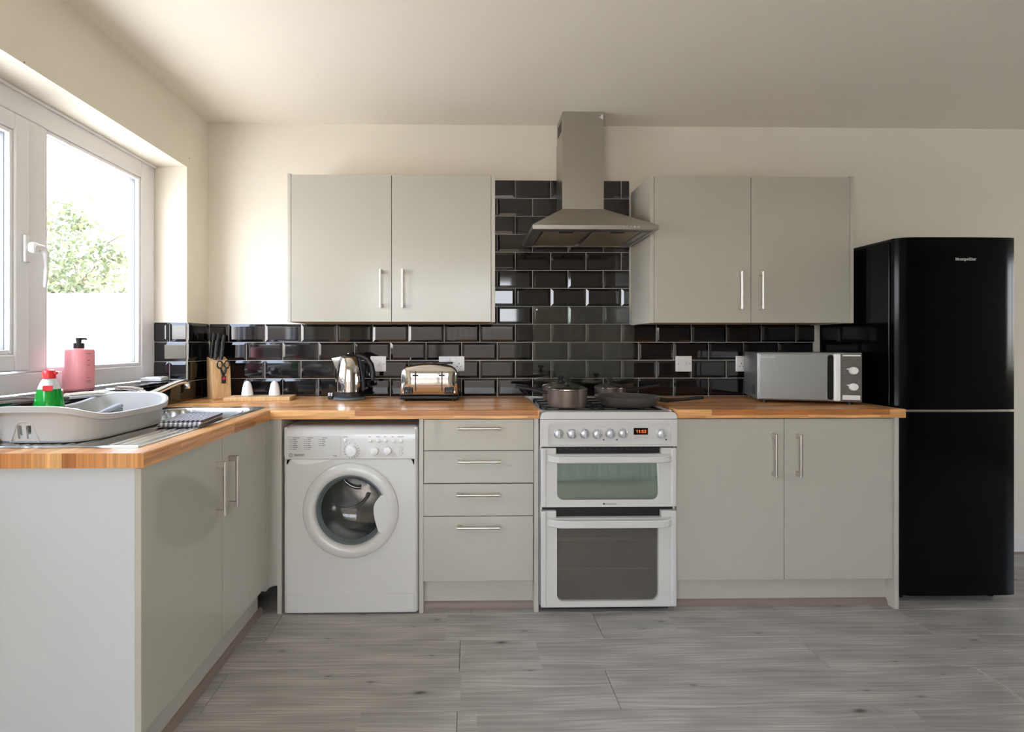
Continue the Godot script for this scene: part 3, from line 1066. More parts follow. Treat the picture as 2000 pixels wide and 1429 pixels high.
# like slab, in mirrored axes (x and z swapped), corners reversed to keep the faces outward
func slab_z(st, x0: float, x1: float, z0: float, z1: float, nose: bool) -> void:
	var pr := [Vector2(z0, TOP - WT), Vector2(z0, TOP)]
	if nose:
		for i in 6:
			var a := PI / 2 - i * PI / 10
			pr.append(Vector2(z1 - 0.007 + cos(a) * 0.007, TOP - 0.007 + sin(a) * 0.007))
		pr.append(Vector2(z1, TOP - WT))
	else:
		pr.append(Vector2(z1, TOP)); pr.append(Vector2(z1, TOP - WT))
	var uvf := func(v: Vector3) -> Vector2: return Vector2(v.x / 1.6 + 0.4, (v.z + TOP - v.y) / 0.6 + 0.2)
	for i in pr.size():
		var a: Vector2 = pr[i]
		var b: Vector2 = pr[(i + 1) % pr.size()]
		var p := [Vector3(x0, a.y, a.x), Vector3(x1, a.y, a.x), Vector3(x1, b.y, b.x), Vector3(x0, b.y, b.x)]
		mquad(st, p, [uvf.call(p[0]), uvf.call(p[1]), uvf.call(p[2]), uvf.call(p[3])], Vector3(0, b.x - a.x, -(b.y - a.y)).normalized())
	for i in range(1, pr.size() - 1):
		for e in [x0, x1]:
			var p := [Vector3(e, pr[0].y, pr[0].x), Vector3(e, pr[i].y, pr[i].x), Vector3(e, pr[i + 1].y, pr[i + 1].x)]
			var n := Vector3.LEFT if e == x0 else Vector3.RIGHT
			var w := []
			for v in p: w.append(Vector2(v.x / 1.6 + 0.4 + (TOP - v.y) * 0.1, v.z / 0.6 + 0.2))
			var fwd: bool = (p[1] - p[0]).cross(p[2] - p[0]).dot(n) > 0
			# the mirrored transform turns the winding round
			if fwd: tri(st, p[0], p[2], p[1], n, n, n, w[0], w[2], w[1])
			else: tri(st, p[0], p[1], p[2], n, n, n, w[0], w[1], w[2])

func mquad(st, p: Array, w: Array, n: Vector3) -> void:
	var fwd: bool = (p[2] - p[0]).cross(p[3] - p[1]).dot(n) > 0
	var o := [0, 3, 2, 1] if fwd else [0, 1, 2, 3]
	tri(st, p[o[0]], p[o[1]], p[o[2]], n, n, n, w[o[0]], w[o[1]], w[o[2]])
	tri(st, p[o[0]], p[o[2]], p[o[3]], n, n, n, w[o[0]], w[o[2]], w[o[3]])

# ---------------------------------------------------------------- washing machine
func build_washing_machine() -> void:
	var o := Vector3(0.9315, 0, 0.30)
	var c := thing("washing_machine", "white front-loading washing machine with round glass door under the worktop", "washing machine", o)
	var zf := 0.603
	var x0 := 0.6305
	var x1 := 1.2325
	T = Transform3D(Basis(), -o)
	var st := mb()
	# casing without its front: sides, back, top
	rbox(st, Vector3(x0, 0.012, 0.04), Vector3(x0 + 0.006, 0.820, zf - 0.025))
	rbox(st, Vector3(x1 - 0.006, 0.012, 0.04), Vector3(x1, 0.820, zf - 0.025))
	rbox(st, Vector3(x0 + 0.006, 0.012, 0.04), Vector3(x1 - 0.006, 0.820, 0.046))
	obj("casing", st, M.white_enamel, c)
	st = mb()
	rbox(st, Vector3(x0 + 0.002, 0.8205, 0.05), Vector3(x1 - 0.002, 0.833, zf - 0.046), 0.004)
	obj("lid", st, M.white_plastic, c)
	# front panel with its port hole
	st = mb()
	var ctr := Vector2(0.9335, 0.464)
	var yb := 0.006
	var yt := 0.690
	var rad := 0.175
	var n := 72
	for i in n:
		var t0 := TAU * i / n
		var t1 := TAU * (i + 1) / n
		var a := edge_hit(ctr, t0, x0 + 0.018, yb, x1 - 0.018, yt)
		var b := edge_hit(ctr, t1, x0 + 0.018, yb, x1 - 0.018, yt)
		var p := ctr + Vector2(cos(t0), sin(t0)) * rad
		var q := ctr + Vector2(cos(t1), sin(t1)) * rad
		quad(st, Vector3(p.x, p.y, zf), Vector3(a.x, a.y, zf), Vector3(b.x, b.y, zf), Vector3(q.x, q.y, zf))
	for corner in [Vector2(x0 + 0.018, yb), Vector2(x1 - 0.018, yb), Vector2(x1 - 0.018, yt), Vector2(x0 + 0.018, yt)]:
		var best := -1
		for i in n:
			var a := edge_hit(ctr, TAU * i / n, x0 + 0.018, yb, x1 - 0.018, yt)
			var b := edge_hit(ctr, TAU * (i + 1) / n, x0 + 0.018, yb, x1 - 0.018, yt)
			if absf(a.x - b.x) > 1e-4 and absf(a.y - b.y) > 1e-4 and a.distance_to(corner) < 0.08:
				quad(st, Vector3(a.x, a.y, zf), Vector3(corner.x, corner.y, zf), Vector3(corner.x, corner.y, zf), Vector3(b.x, b.y, zf))
				ftri(st, Vector3(a.x, a.y, zf), Vector3(corner.x, corner.y, zf), Vector3(b.x, b.y, zf))
	# rounded sides of the front
	for s in [0, 1]:
		var pr := []
		for i in 8:
			var t := i * PI / 14
			pr.append(Vector2(x0 + 0.018 - 0.018 * sin(t), zf - 0.028 + 0.028 * cos(t)))
		for i in 7:
			var a: Vector2 = pr[i]
			var b: Vector2 = pr[i + 1]
			var na := Vector3(-sin(i * PI / 14), 0, cos(i * PI / 14))
			var nb := Vector3(-sin((i + 1) * PI / 14), 0, cos((i + 1) * PI / 14))
			var ps := [Vector3(b.x, yb, b.y), Vector3(a.x, yb, a.y), Vector3(a.x, 0.820, a.y), Vector3(b.x, 0.820, b.y)]
			var ns := [nb, na, na, nb]
			if s == 1:
				for k in 4:
					ps[k].x = x0 + x1 - ps[k].x
					ns[k].x = -ns[k].x
				ps.reverse(); ns.reverse()
			nquad(st, ps, ns)
	# step line of the kick panel
	rbox(st, Vector3(x0 + 0.018, 0.008, zf), Vector3(x1 - 0.018, 0.0905, zf + 0.0035), 0.0015)
	obj("front_panel", st, M.white_enamel, c)
	# control fascia with a rounded, slanting brow
	st = mb()
	prism_x(st, [Vector2(0.557, 0.6905), Vector2(zf + 0.003, 0.6905), Vector2(zf + 0.006, 0.694), Vector2(zf + 0.006, 0.800), Vector2(zf + 0.002, 0.812), Vector2(zf - 0.006, 0.822), Vector2(zf - 0.018, 0.830), Vector2(zf - 0.032, 0.8345), Vector2(0.557, 0.8365)], x0 + 0.012, x1 - 0.012, true)
	for e in [[x0 + 0.001, x0 + 0.02], [x1 - 0.02, x1 - 0.001]]:
		rbox(st, Vector3(e[0], 0.70, 0.557), Vector3(e[1], 0.834, zf - 0.006), 0.008, 3)
	obj("control_fascia", st, M.white_enamel, c)
	# detergent drawer front
	st = mb()
	prism(st, rrect(0.652, 0.6955, 0.8885, 0.796, [0.004, 0.022, 0.003, 0.003]), zf + 0.0065, zf + 0.0095)
	var dd := obj("detergent_drawer", st, M.white_enamel, c)
	st = mb()
	prism(st, PackedVector2Array([Vector2(0.660, 0.6925), Vector2(0.69, 0.672), Vector2(0.73, 0.668), Vector2(0.79, 0.676), Vector2(0.862, 0.6925)]), zf - 0.012, zf + 0.001)
	obj("finger_recess", st, M.white_plastic, dd)
	T = Transform3D()
	var zt := zf + 0.0096
	st = mb()
	T = Transform3D(Basis(Vector3.RIGHT, PI / 2), Vector3(0.668, 0.7115, zt) - o)
	lathe(st, [Vector2(0.0085, 0.0), Vector2(0.0085, 0.0006), Vector2(0.0068, 0.0006), Vector2(0.0068, 0.0)], Vector3.ZERO, 24)
	T = Transform3D()
	obj("logo_ring", st, M.print_dark, dd)
	text("logo_letter", "i", 0.012, Vector3(0.668, 0.7118, zt) - o, M.print_dark, dd, true)
	text("brand_print", "INDESIT", 0.0120, Vector3(0.7065, 0.7115, zt) - o, M.print_dark, dd, true)
	text("load_print", "6kg", 0.012, Vector3(0.8640, 0.7090, zt) - o, M.print_grey, dd)
	# programme table: rows of fine print too small to read
	st = mb()
	T = Transform3D(Basis(), -o)
	for col in [[0.664, 7, 0.026], [0.727, 7, 0.022], [0.792, 5, 0.020]]:
		for i in col[1]:
			var y: float = 0.788 - i * 0.0083
			if i > 0:
				rbox(st, Vector3(col[0], y - 0.0014, zt - 0.0002), Vector3(col[0] + 0.003, y + 0.0014, zt + 0.0003))
				rbox(st, Vector3(col[0] + 0.007, y - 0.0014, zt - 0.0002), Vector3(col[0] + 0.0105, y + 0.0014, zt + 0.0003))
			rbox(st, Vector3(col[0] + 0.0145, y - 0.0013, zt - 0.0002), Vector3(col[0] + 0.0145 + col[2] * (1.15 if i == 0 else 0.5 + 0.45 * fposmod(i * 0.37, 1.0)), y + 0.0013, zt + 0.0003))
	obj("programme_print", st, M.print_grey, dd).set_meta("kind", "stuff")
	var zk := zf + 0.006
	T = Transform3D()
	# dial and knobs
	var knobs := [["programme_dial", 0.938, 0.7305, 0.0255, 0.022], ["temperature_knob", 1.0403, 0.730, 0.0185, 0.018], ["spin_knob", 1.0972, 0.730, 0.0185, 0.018]]
	for k in knobs:
		st = mb()
		T = Transform3D(Basis(Vector3.RIGHT, PI / 2), Vector3(k[1], k[2], zk) - o)
		var r: float = k[3]
		var h: float = k[4]
		lathe(st, [Vector2(r, 0), Vector2(r * 0.97, h * 0.6), Vector2(r * 0.88, h * 0.9), Vector2(r * 0.7, h), Vector2(0, h * 1.04)], Vector3.ZERO, 36)
		T = Transform3D()
		obj(k[0], st, M.white_plastic, c)
	st = mb()
	for i in 16:
		var t := PI * (0.5 + 0.08) + TAU * i / 17.0
		var p := Vector2(0.938, 0.7305) + Vector2(cos(t), sin(t)) * 0.0335
		T = Transform3D(Basis(Vector3.RIGHT, PI / 2), Vector3(p.x, p.y, zk) - o)
		lathe(st, [Vector2(0.0022, 0), Vector2(0.0022, 0.0004), Vector2(0, 0.0004)], Vector3.ZERO, 8)
	T = Transform3D(Basis(), -o)
	for i in 7:
		rbox(st, Vector3(1.150, 0.708 + i * 0.006, zk), Vector3(1.153, 0.7095 + i * 0.006, zk + 0.0004))
		rbox(st, Vector3(1.158, 0.708 + i * 0.006, zk), Vector3(1.168 if i % 3 else 1.163, 0.7095 + i * 0.006, zk + 0.0004))
	for b in [[0.900, 0.7905, 0.020], [1.012, 0.7905, 0.010], [1.045, 0.7905, 0.020], [1.080, 0.7905, 0.010], [1.114, 0.7905, 0.010], [1.142, 0.7905, 0.026]]:
		rbox(st, Vector3(b[0], b[1], zk), Vector3(b[0] + b[2], b[1] + 0.0024, zk + 0.0004))
	T = Transform3D()
	obj("fascia_print", st, M.print_grey, c).set_meta("kind", "stuff")
	for b in [[0.909, 0.7765, 0.0085], [1.0198, 0.7745, 0.0078], [1.0539, 0.7735, 0.0078], [1.0881, 0.7735, 0.0078], [1.1230, 0.7735, 0.0078], [1.1564, 0.7725, 0.009]]:
		st = mb()
		T = Transform3D(Basis(Vector3.RIGHT, PI / 2), Vector3(b[0], b[1], zk) - o)
		lathe(st, [Vector2(b[2], 0), Vector2(b[2], 0.003), Vector2(b[2] * 0.7, 0.0048), Vector2(0, 0.0052)], Vector3.ZERO, 20)
		T = Transform3D()
		obj("button", st, M.white_plastic, c)
	# door: bowed white ring, grip, glass bowl; drum behind
	var dn := Node3D.new()
	dn.name = "door"
	c.add_child(dn, true)
	var cz := Transform3D(Basis(Vector3.RIGHT, PI / 2), Vector3(ctr.x, ctr.y, zf) - o)
	T = cz
	st = mb()
	lathe(st, [Vector2(0.2115, 0.001), Vector2(0.2115, 0.012), Vector2(0.208, 0.019), Vector2(0.198, 0.025), Vector2(0.182, 0.029), Vector2(0.168, 0.028), Vector2(0.160, 0.022), Vector2(0.1555, 0.010), Vector2(0.1545, -0.008), Vector2(0.2115, -0.004)], Vector3.ZERO, 72)
	obj("ring", st, M.white_enamel, dn)
	st = mb()
	T = Transform3D(Basis(), Vector3(ctr.x, ctr.y, zf) - o)
	var gp := PackedVector2Array()
	for i in 13:
		var t := deg_to_rad(-33.8 + 60.4 * i / 12.0)
		gp.append(Vector2(cos(t), sin(t)) * 0.171)
	for p in [Vector2(0.1345, 0.0690), Vector2(0.123, 0.0555), Vector2(0.1115, 0.0395), Vector2(0.1060, 0.024), Vector2(0.1050, 0.006), Vector2(0.1068, -0.014), Vector2(0.1110, -0.036), Vector2(0.1175, -0.060), Vector2(0.1260, -0.087)]:
		gp.append(p)
	prism(st, gp, 0.006, 0.0282, true)
	obj("grip", st, M.white_enamel, dn)
	T = cz
	st = mb()
	lathe(st, [Vector2(0.1545, 0.004), Vector2(0.149, 0.006), Vector2(0.144, 0.001), Vector2(0.140, -0.010), Vector2(0.137, -0.012), Vector2(0.150, -0.03), Vector2(0.1545, -0.008)], Vector3.ZERO, 64)
	obj("glass_rim", st, M.rubber_grey, dn)
	st = mb()
	lathe(st, [Vector2(0.142, 0.001), Vector2(0.136, -0.03), Vector2(0.120, -0.075), Vector2(0.08, -0.10), Vector2(0.03, -0.108), Vector2(0, -0.109)], Vector3.ZERO, 56)
	obj("glass_bowl", st, M.door_glass, dn)
	st = mb()
	lathe(st, [Vector2(0.176, -0.010), Vector2(0.176, -0.035), Vector2(0.172, -0.06), Vector2(0.178, -0.075), Vector2(0.173, -0.09), Vector2(0.18, -0.11)], Vector3.ZERO, 56)
	obj("gasket", st, M.gasket_dark, c)
	st = mb()
	lathe(st, [Vector2(0.178, -0.105), Vector2(0.225, -0.115), Vector2(0.232, -0.13), Vector2(0.232, -0.38), Vector2(0.20, -0.41), Vector2(0.12, -0.40), Vector2(0.05, -0.415), Vector2(0, -0.42)], Vector3.ZERO, 64)
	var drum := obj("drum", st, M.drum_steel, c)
	for i in 3:
		st = mb()
		var t := 0.5 + i * TAU / 3
		var pts := []
		for k in 6:
			pts.append(Vector3(cos(t) * (0.224 - 0.03 * sin(k * PI / 5)), -0.13 - k * 0.05, sin(t) * (0.224 - 0.03 * sin(k * PI / 5))))
		tube(st, pts, 0.034, 10)
		obj("lifter", st, M.drum_steel, drum)
	for i in 5:  # curved bars added to imitate swirl reflections of the bowl glass
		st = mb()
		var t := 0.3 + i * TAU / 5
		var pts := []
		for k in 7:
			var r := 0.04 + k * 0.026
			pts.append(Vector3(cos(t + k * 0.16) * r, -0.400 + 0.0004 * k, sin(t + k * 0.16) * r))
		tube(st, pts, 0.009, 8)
		obj("swirl_arc", st, M.drum_steel, drum)
	T = Transform3D()
	for x in [0.68, 1.18]:
		for z in [0.10, 0.54]:
			st = mb()
			lathe(st, [Vector2(0.0, 0.0), Vector2(0.02, 0.0), Vector2(0.018, 0.0115), Vector2(0, 0.0115)], Vector3(x, 0, z) - o, 12)
			obj("foot", st, M.black_plastic, c)

func edge_hit(c: Vector2, t: float, x0: float, y0: float, x1: float, y1: float) -> Vector2:
	var d := Vector2(cos(t), sin(t))
	var s := 1e9
	if d.x > 1e-6: s = minf(s, (x1 - c.x) / d.x)
	if d.x < -1e-6: s = minf(s, (x0 - c.x) / d.x)
	if d.y > 1e-6: s = minf(s, (y1 - c.y) / d.y)
	if d.y < -1e-6: s = minf(s, (y0 - c.y) / d.y)
	return c + d * s

# ---------------------------------------------------------------- gas cooker
func build_cooker() -> void:
	var x0 := 1.7775
	var x1 := 2.3915
	var o := Vector3((x0 + x1) / 2, 0, 0.3)
	var c := thing("gas_cooker", "white freestanding gas cooker with two glass oven doors and clock", "cooker", o)
	var zf := 0.600
	T = Transform3D(Basis(), -o)
	var st := mb()
	rbox(st, Vector3(x0, 0.03, 0.03), Vector3(x0 + 0.02, 0.865, zf), 0.002, 1)
	rbox(st, Vector3(x1 - 0.02, 0.03, 0.03), Vector3(x1, 0.865, zf), 0.002, 1)
	rbox(st, Vector3(x0 + 0.02, 0.03, 0.03), Vector3(x1 - 0.02, 0.865, 0.05))
	rbox(st, Vector3(x0 + 0.02, 0.03, 0.05), Vector3(x1 - 0.02, 0.05, zf - 0.005))
	rbox(st, Vector3(x0 + 0.02, 0.462, 0.05), Vector3(x1 - 0.02, 0.480, zf - 0.005))
	rbox(st, Vector3(x0 + 0.02, 0.745, 0.05), Vector3(x1 - 0.02, 0.865, zf - 0.012))
	obj("body", st, M.white_enamel, c)
	# hob tray: rim with rounded front corners, sunk floor
	st = mb()
	rbox(st, Vector3(x0, 0.866, 0.02), Vector3(x0 + 0.022, 0.9035, 0.575), 0.008)
	rbox(st, Vector3(x1 - 0.022, 0.866, 0.02), Vector3(x1, 0.9035, 0.575), 0.008)
	rbox(st, Vector3(x0 + 0.02, 0.866, 0.02), Vector3(x1 - 0.02, 0.9035, 0.045), 0.008)
	rbox(st, Vector3(x0 + 0.02, 0.866, 0.04), Vector3(x1 - 0.02, 0.876, 0.57))
	T = Transform3D(Basis(), -o)
	# bowed front edge: outline with big rounded shoulders as in the photo
	prism(st, rrect(x0, 0.8705, x1, 0.9015, [0.0, 0.0, 0.026, 0.026], 8), 0.565, 0.626, true)
	obj("hob_tray", st, M.white_enamel, c)
	# burners and pan supports
	for b in [[1.93, 0.46, 0.045], [1.945, 0.19, 0.035], [2.215, 0.175, 0.035], [2.235, 0.43, 0.055]]:
		st = mb()
		lathe(st, [Vector2(b[2] + 0.015, 0.876), Vector2(b[2] + 0.01, 0.884), Vector2(b[2], 0.886), Vector2(b[2], 0.893), Vector2(b[2] - 0.006, 0.897), Vector2(0, 0.897)], Vector3(b[0], 0, b[1]), 24)
		obj("burner", st, M.black_iron, c)
	for hx in [[x0 + 0.045, 2.080], [2.090, x1 - 0.045]]:
		st = mb()
		var ax: float = hx[0]
		var bx: float = hx[1]
		var y := 0.9005
		tube(st, [Vector3(ax, y, 0.07), Vector3(bx, y, 0.07), Vector3(bx, y, 0.555), Vector3(ax, y, 0.555), Vector3(ax, y, 0.07)], 0.0046, 6)
		tube(st, [Vector3(ax, y, 0.312), Vector3(bx, y, 0.312)], 0.0046, 6)
		var mx := (ax + bx) / 2
		for q in [[mx, 0.07, mx, 0.15], [mx, 0.23, mx, 0.312], [mx, 0.312, mx, 0.39], [mx, 0.49, mx, 0.555]]:
			tube(st, [Vector3(q[0], y, q[1]), Vector3(q[2], y, q[3])], 0.0046, 6)
		for zz in [0.19, 0.44]:
			tube(st, [Vector3(ax, y, zz), Vector3(ax + 0.08, y, zz)], 0.0046, 6)
			tube(st, [Vector3(bx, y, zz), Vector3(bx - 0.08, y, zz)], 0.0046, 6)
		for px in [ax, bx]:
			for pz in [0.07, 0.312, 0.555]:
				tube(st, [Vector3(px, 0.877, pz), Vector3(px, y, pz)], 0.006, 6)
		obj("pan_support", st, M.black_iron, c)
	# control panel with a dished field
	st = mb()
	var y0 := 0.7475
	var y1 := 0.8685
	frame(st, rrect(x0, y0, x1, y1, [0.002, 0.002, 0.004, 0.004], 5), rrect(x0 + 0.036, y0 + 0.006, x1 - 0.03, y1 - 0.018, [0.004, 0.004, 0.02, 0.02], 5), 0.592, 0.626)
	prism(st, rrect(x0 + 0.032, y0 + 0.004, x1 - 0.026, y1 - 0.016, 0.003), 0.592, 0.615)
	var cp := obj("control_panel", st, M.white_enamel, c)
	T = Transform3D()
	var zk := 0.6152
	for k in [[1.860, 0.8045], [1.920, 0.8040], [1.977, 0.8045], [2.034, 0.8025], [2.093, 0.8045], [2.149, 0.8050], [2.322, 0.8040]]:
		st = mb()
		T = Transform3D(Basis(Vector3.RIGHT, PI / 2), Vector3(k[0], k[1], zk) - o)
		lathe(st, [Vector2(0.0225, 0), Vector2(0.0225, 0.004), Vector2(0.0195, 0.006), Vector2(0.0185, 0.018), Vector2(0.015, 0.021), Vector2(0, 0.0215)], Vector3.ZERO, 32)
		T = Transform3D(Basis(), Vector3(k[0], k[1], zk) - o)
		rbox(st, Vector3(-0.0055, -0.018, 0.018), Vector3(0.0055, 0.018, 0.030), 0.003)
		T = Transform3D()
		obj("knob", st, M.silver_knob, c)
	var clock := box("clock_display", Vector3(2.199, 0.7985, zk) - o, Vector3(2.263, 0.8285, zk + 0.002) - o, M.black_gloss, c)
	text("digits", "11:53", 0.019, Vector3(2.232, 0.8125, zk + 0.0023) - o, M.clock_digits, clock, true)
	for x in [2.208, 2.231, 2.255]:
		st = mb()
		T = Transform3D(Basis(Vector3.RIGHT, PI / 2), Vector3(x, 0.7845, zk) - o)
		lathe(st, [Vector2(0.0042, 0), Vector2(0.004, 0.003), Vector2(0, 0.0034)], Vector3.ZERO, 14)
		T = Transform3D()
		obj("button", st, M.silver_knob, c)
	for x in [2.0635, 2.1235, 2.3455]:
		st = mb()
		T = Transform3D(Basis(Vector3.RIGHT, PI / 2), Vector3(x, 0.7755, zk) - o)
		lathe(st, [Vector2(0.0032, 0), Vector2(0.003, 0.0015), Vector2(0, 0.0017)], Vector3.ZERO, 12)
		T = Transform3D()
		obj("indicator_lamp", st, M.gasket_black, c)
	st = mb()
	T = Transform3D(Basis(), -o)
	for b in [2.028, 2.045, 2.062]:
		rbox(st, Vector3(b, 0.8345, zk), Vector3(b + 0.010, 0.8355, zk + 0.0003))
	obj("panel_print", st, M.print_grey, c).set_meta("kind", "stuff")
	# dark slots above the doors
	st = mb()
	rbox(st, Vector3(x0 + 0.045, 0.7065, 0.56), Vector3(x1 - 0.045, 0.7435, 0.598))
	rbox(st, Vector3(x0 + 0.045, 0.4240, 0.56), Vector3(x1 - 0.045, 0.4605, 0.598))
	rbox(st, Vector3(x0 + 0.012, 0.741, 0.56), Vector3(x1 - 0.012, 0.7475, 0.612))
	rbox(st, Vector3(x0 + 0.012, 0.4605, 0.56), Vector3(x1 - 0.012, 0.4755, 0.604))
	obj("vent_slot", st, M.black_iron, c)
	st = mb()
	for i in 18:
		var x := x0 + 0.06 + i * 0.0278
		rbox(st, Vector3(x, 0.729, 0.598), Vector3(x + 0.014, 0.7325, 0.599))
	obj("vent_rib", st, M.print_dark, c)
	# oven cavity behind the lower pane, with two wire shelves
	st = mb()
	rbox(st, Vector3(x0 + 0.03, 0.055, 0.12), Vector3(x1 - 0.03, 0.42, 0.125))
	rbox(st, Vector3(x0 + 0.03, 0.055, 0.125), Vector3(x0 + 0.035, 0.42, 0.585))
	rbox(st, Vector3(x1 - 0.035, 0.055, 0.125), Vector3(x1 - 0.03, 0.42, 0.585))
	rbox(st, Vector3(x0 + 0.035, 0.052, 0.125), Vector3(x1 - 0.035, 0.057, 0.585))
	rbox(st, Vector3(x0 + 0.035, 0.42, 0.125), Vector3(x1 - 0.035, 0.424, 0.585))
	obj("oven_liner", st, M.oven_cavity, c)
	for y in [0.310, 0.178]:
		st = mb()
		tube(st, [Vector3(x0 + 0.037, y, 0.57), Vector3(x1 - 0.075, y, 0.57)], 0.003, 6)
		tube(st, [Vector3(x0 + 0.037, y, 0.20), Vector3(x1 - 0.075, y, 0.20)], 0.003, 6)
		obj("oven_shelf", st, M.brushed_steel, c)
	# two doors
	for d in [[0.4775, 0.7405, 0.5095, 0.6770, 0.6795, 0.7085, "grill_door"], [0.0310, 0.4600, 0.0565, 0.3905, 0.3925, 0.4255, "oven_door"]]:
		var dn := Node3D.new()
		dn.name = d[6]
		c.add_child(dn, true)
		var ya: float = d[0]
		var ytop: float = d[5] + 0.004
		st = mb()
		var gx0 := 1.8525
		var gx1 := 2.3085
		frame(st, rrect(x0 + 0.002, ya, x1 - 0.002, ytop, [0.006, 0.006, 0.002, 0.002], 5), rrect(gx0, d[2], gx1, d[3] + 0.006, [0.030, 0.030, 0.002, 0.002], 5), 0.601, 0.624)
		# ears either side of the slot
		rbox(st, Vector3(x0 + 0.002, ytop, 0.601), Vector3(x0 + 0.072, d[1], 0.622), 0.002)
		rbox(st, Vector3(x1 - 0.070, ytop, 0.601), Vector3(x1 - 0.002, d[1], 0.622), 0.002)
		# bulging side strips
		for sx in [x0 + 0.002, x1 - 0.002 - 0.026]:
			rbox(st, Vector3(sx, ya, 0.602), Vector3(sx + 0.026, d[1], 0.631), 0.0085, 3)
		obj("door_frame", st, M.white_enamel, dn)
		var upper: bool = d[6] == "grill_door"
		st = mb()
		T = Transform3D(Basis(), -o)
		if upper:
			T = Transform3D(Basis(Vector3.RIGHT, -0.062), Vector3(0, 0.59, 0.6135) - o)
			prism(st, rrect(gx0 - 0.003, d[2] - 0.59 - 0.003, gx1 + 0.003, d[3] - 0.59 + 0.002, [0.032, 0.032, 0.002, 0.002], 5), -0.003, 0.003)
		else:
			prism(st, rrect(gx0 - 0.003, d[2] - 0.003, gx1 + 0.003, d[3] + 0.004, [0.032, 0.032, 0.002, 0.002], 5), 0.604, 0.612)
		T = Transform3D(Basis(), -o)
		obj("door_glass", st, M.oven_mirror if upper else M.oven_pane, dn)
		# handle: a bowed flat bar
		st = mb()
		var pts := []
		var hx0 := x0 + 0.032
		var hx1 := x1 - 0.022
		var hp := PackedVector2Array()
		var outer := []
		for i in 25:
			var t := i / 24.0
			var x := lerpf(hx0, hx1, t)
			var e := minf(t, 1 - t) / 0.12
			var zz := 0.624 + 0.034 * (1.0 - pow(1.0 - clampf(e, 0, 1), 2.2)) - 0.0
			outer.append(Vector2(x, zz))
		var yl: float = d[4]
		var yh: float = d[5]
		var bev := 0.004
		for i in 24:
			var a: Vector2 = outer[i]
			var b: Vector2 = outer[i + 1]
			var prof := [[0.0, -0.014], [0.0, -bev], [bev, 0.0], [yh - yl - bev, 0.0], [yh - yl, -bev], [yh - yl, -0.014], [0.0, -0.014]]
			for k in 6:
				quad(st, Vector3(a.x, yl + prof[k][0], a.y + prof[k][1]), Vector3(b.x, yl + prof[k][0], b.y + prof[k][1]), Vector3(b.x, yl + prof[k + 1][0], b.y + prof[k + 1][1]), Vector3(a.x, yl + prof[k + 1][0], a.y + prof[k + 1][1]))
		obj("handle", st, M.white_enamel, dn)
		T = Transform3D()
		if upper:
			text("glass_print", "ULTIMA", 0.0085, Vector3(2.0860, 0.5205, 0.6192) - o, M.print_white, dn, true)
			text("brand_print", "Hotpoint", 0.0125, Vector3(2.0935, 0.4915, 0.6243) - o, M.print_grey, dn)
			box("brand_mark", Vector3(2.0590, 0.4880, 0.6238) - o, Vector3(2.0665, 0.4955, 0.6248) - o, M.print_dark, dn)
		T = Transform3D(Basis(), -o)
	T = Transform3D(Basis(), -o)
	st = mb()
	rbox(st, Vector3(x0 + 0.012, 0.010, 0.06), Vector3(x1 - 0.03, 0.030, 0.598))
	obj("base_plinth", st, M.black_iron, c)
	for x in [x0 + 0.055, x1 - 0.055]:
		for z in [0.10, 0.56]:
			st = mb()
			lathe(st, [Vector2(0, 0), Vector2(0.018, 0), Vector2(0.018, 0.006), Vector2(0.008, 0.010), Vector2(0, 0.010)], Vector3(x, 0, z), 12)
			obj("foot", st, M.brushed_steel, c)
	T = Transform3D()
	# clear splashback on the tiles behind the hob
	var sp := thing("glass_splashback", "clear toughened glass splashback over the tiles behind the cooker hob", "splashback", Vector3(2.108, 0.90, 0.0135))
	st = mb()
	T = Transform3D(Basis(Vector3.RIGHT, 0.028), Vector3.ZERO)
	rbox(st, Vector3(-0.285, 0.012, 0.0), Vector3(0.287, 0.518, 0.005), 0.0006, 1)
	obj("sheet", st, M.splash_glass, sp)
	for p in [[-0.265, 0.498], [0.267, 0.498]]:
		var sc := mb()
		T = Transform3D(Basis(Vector3.RIGHT, 0.028), Vector3.ZERO) * Transform3D(Basis(Vector3.RIGHT, PI / 2), Vector3(p[0], p[1], 0.0052))
		lathe(sc, [Vector2(0.005, 0), Vector2(0.0045, 0.002), Vector2(0, 0.0025)], Vector3.ZERO, 14)
		obj("fixing_cap", sc, M.brushed_steel, sp)
	T = Transform3D()

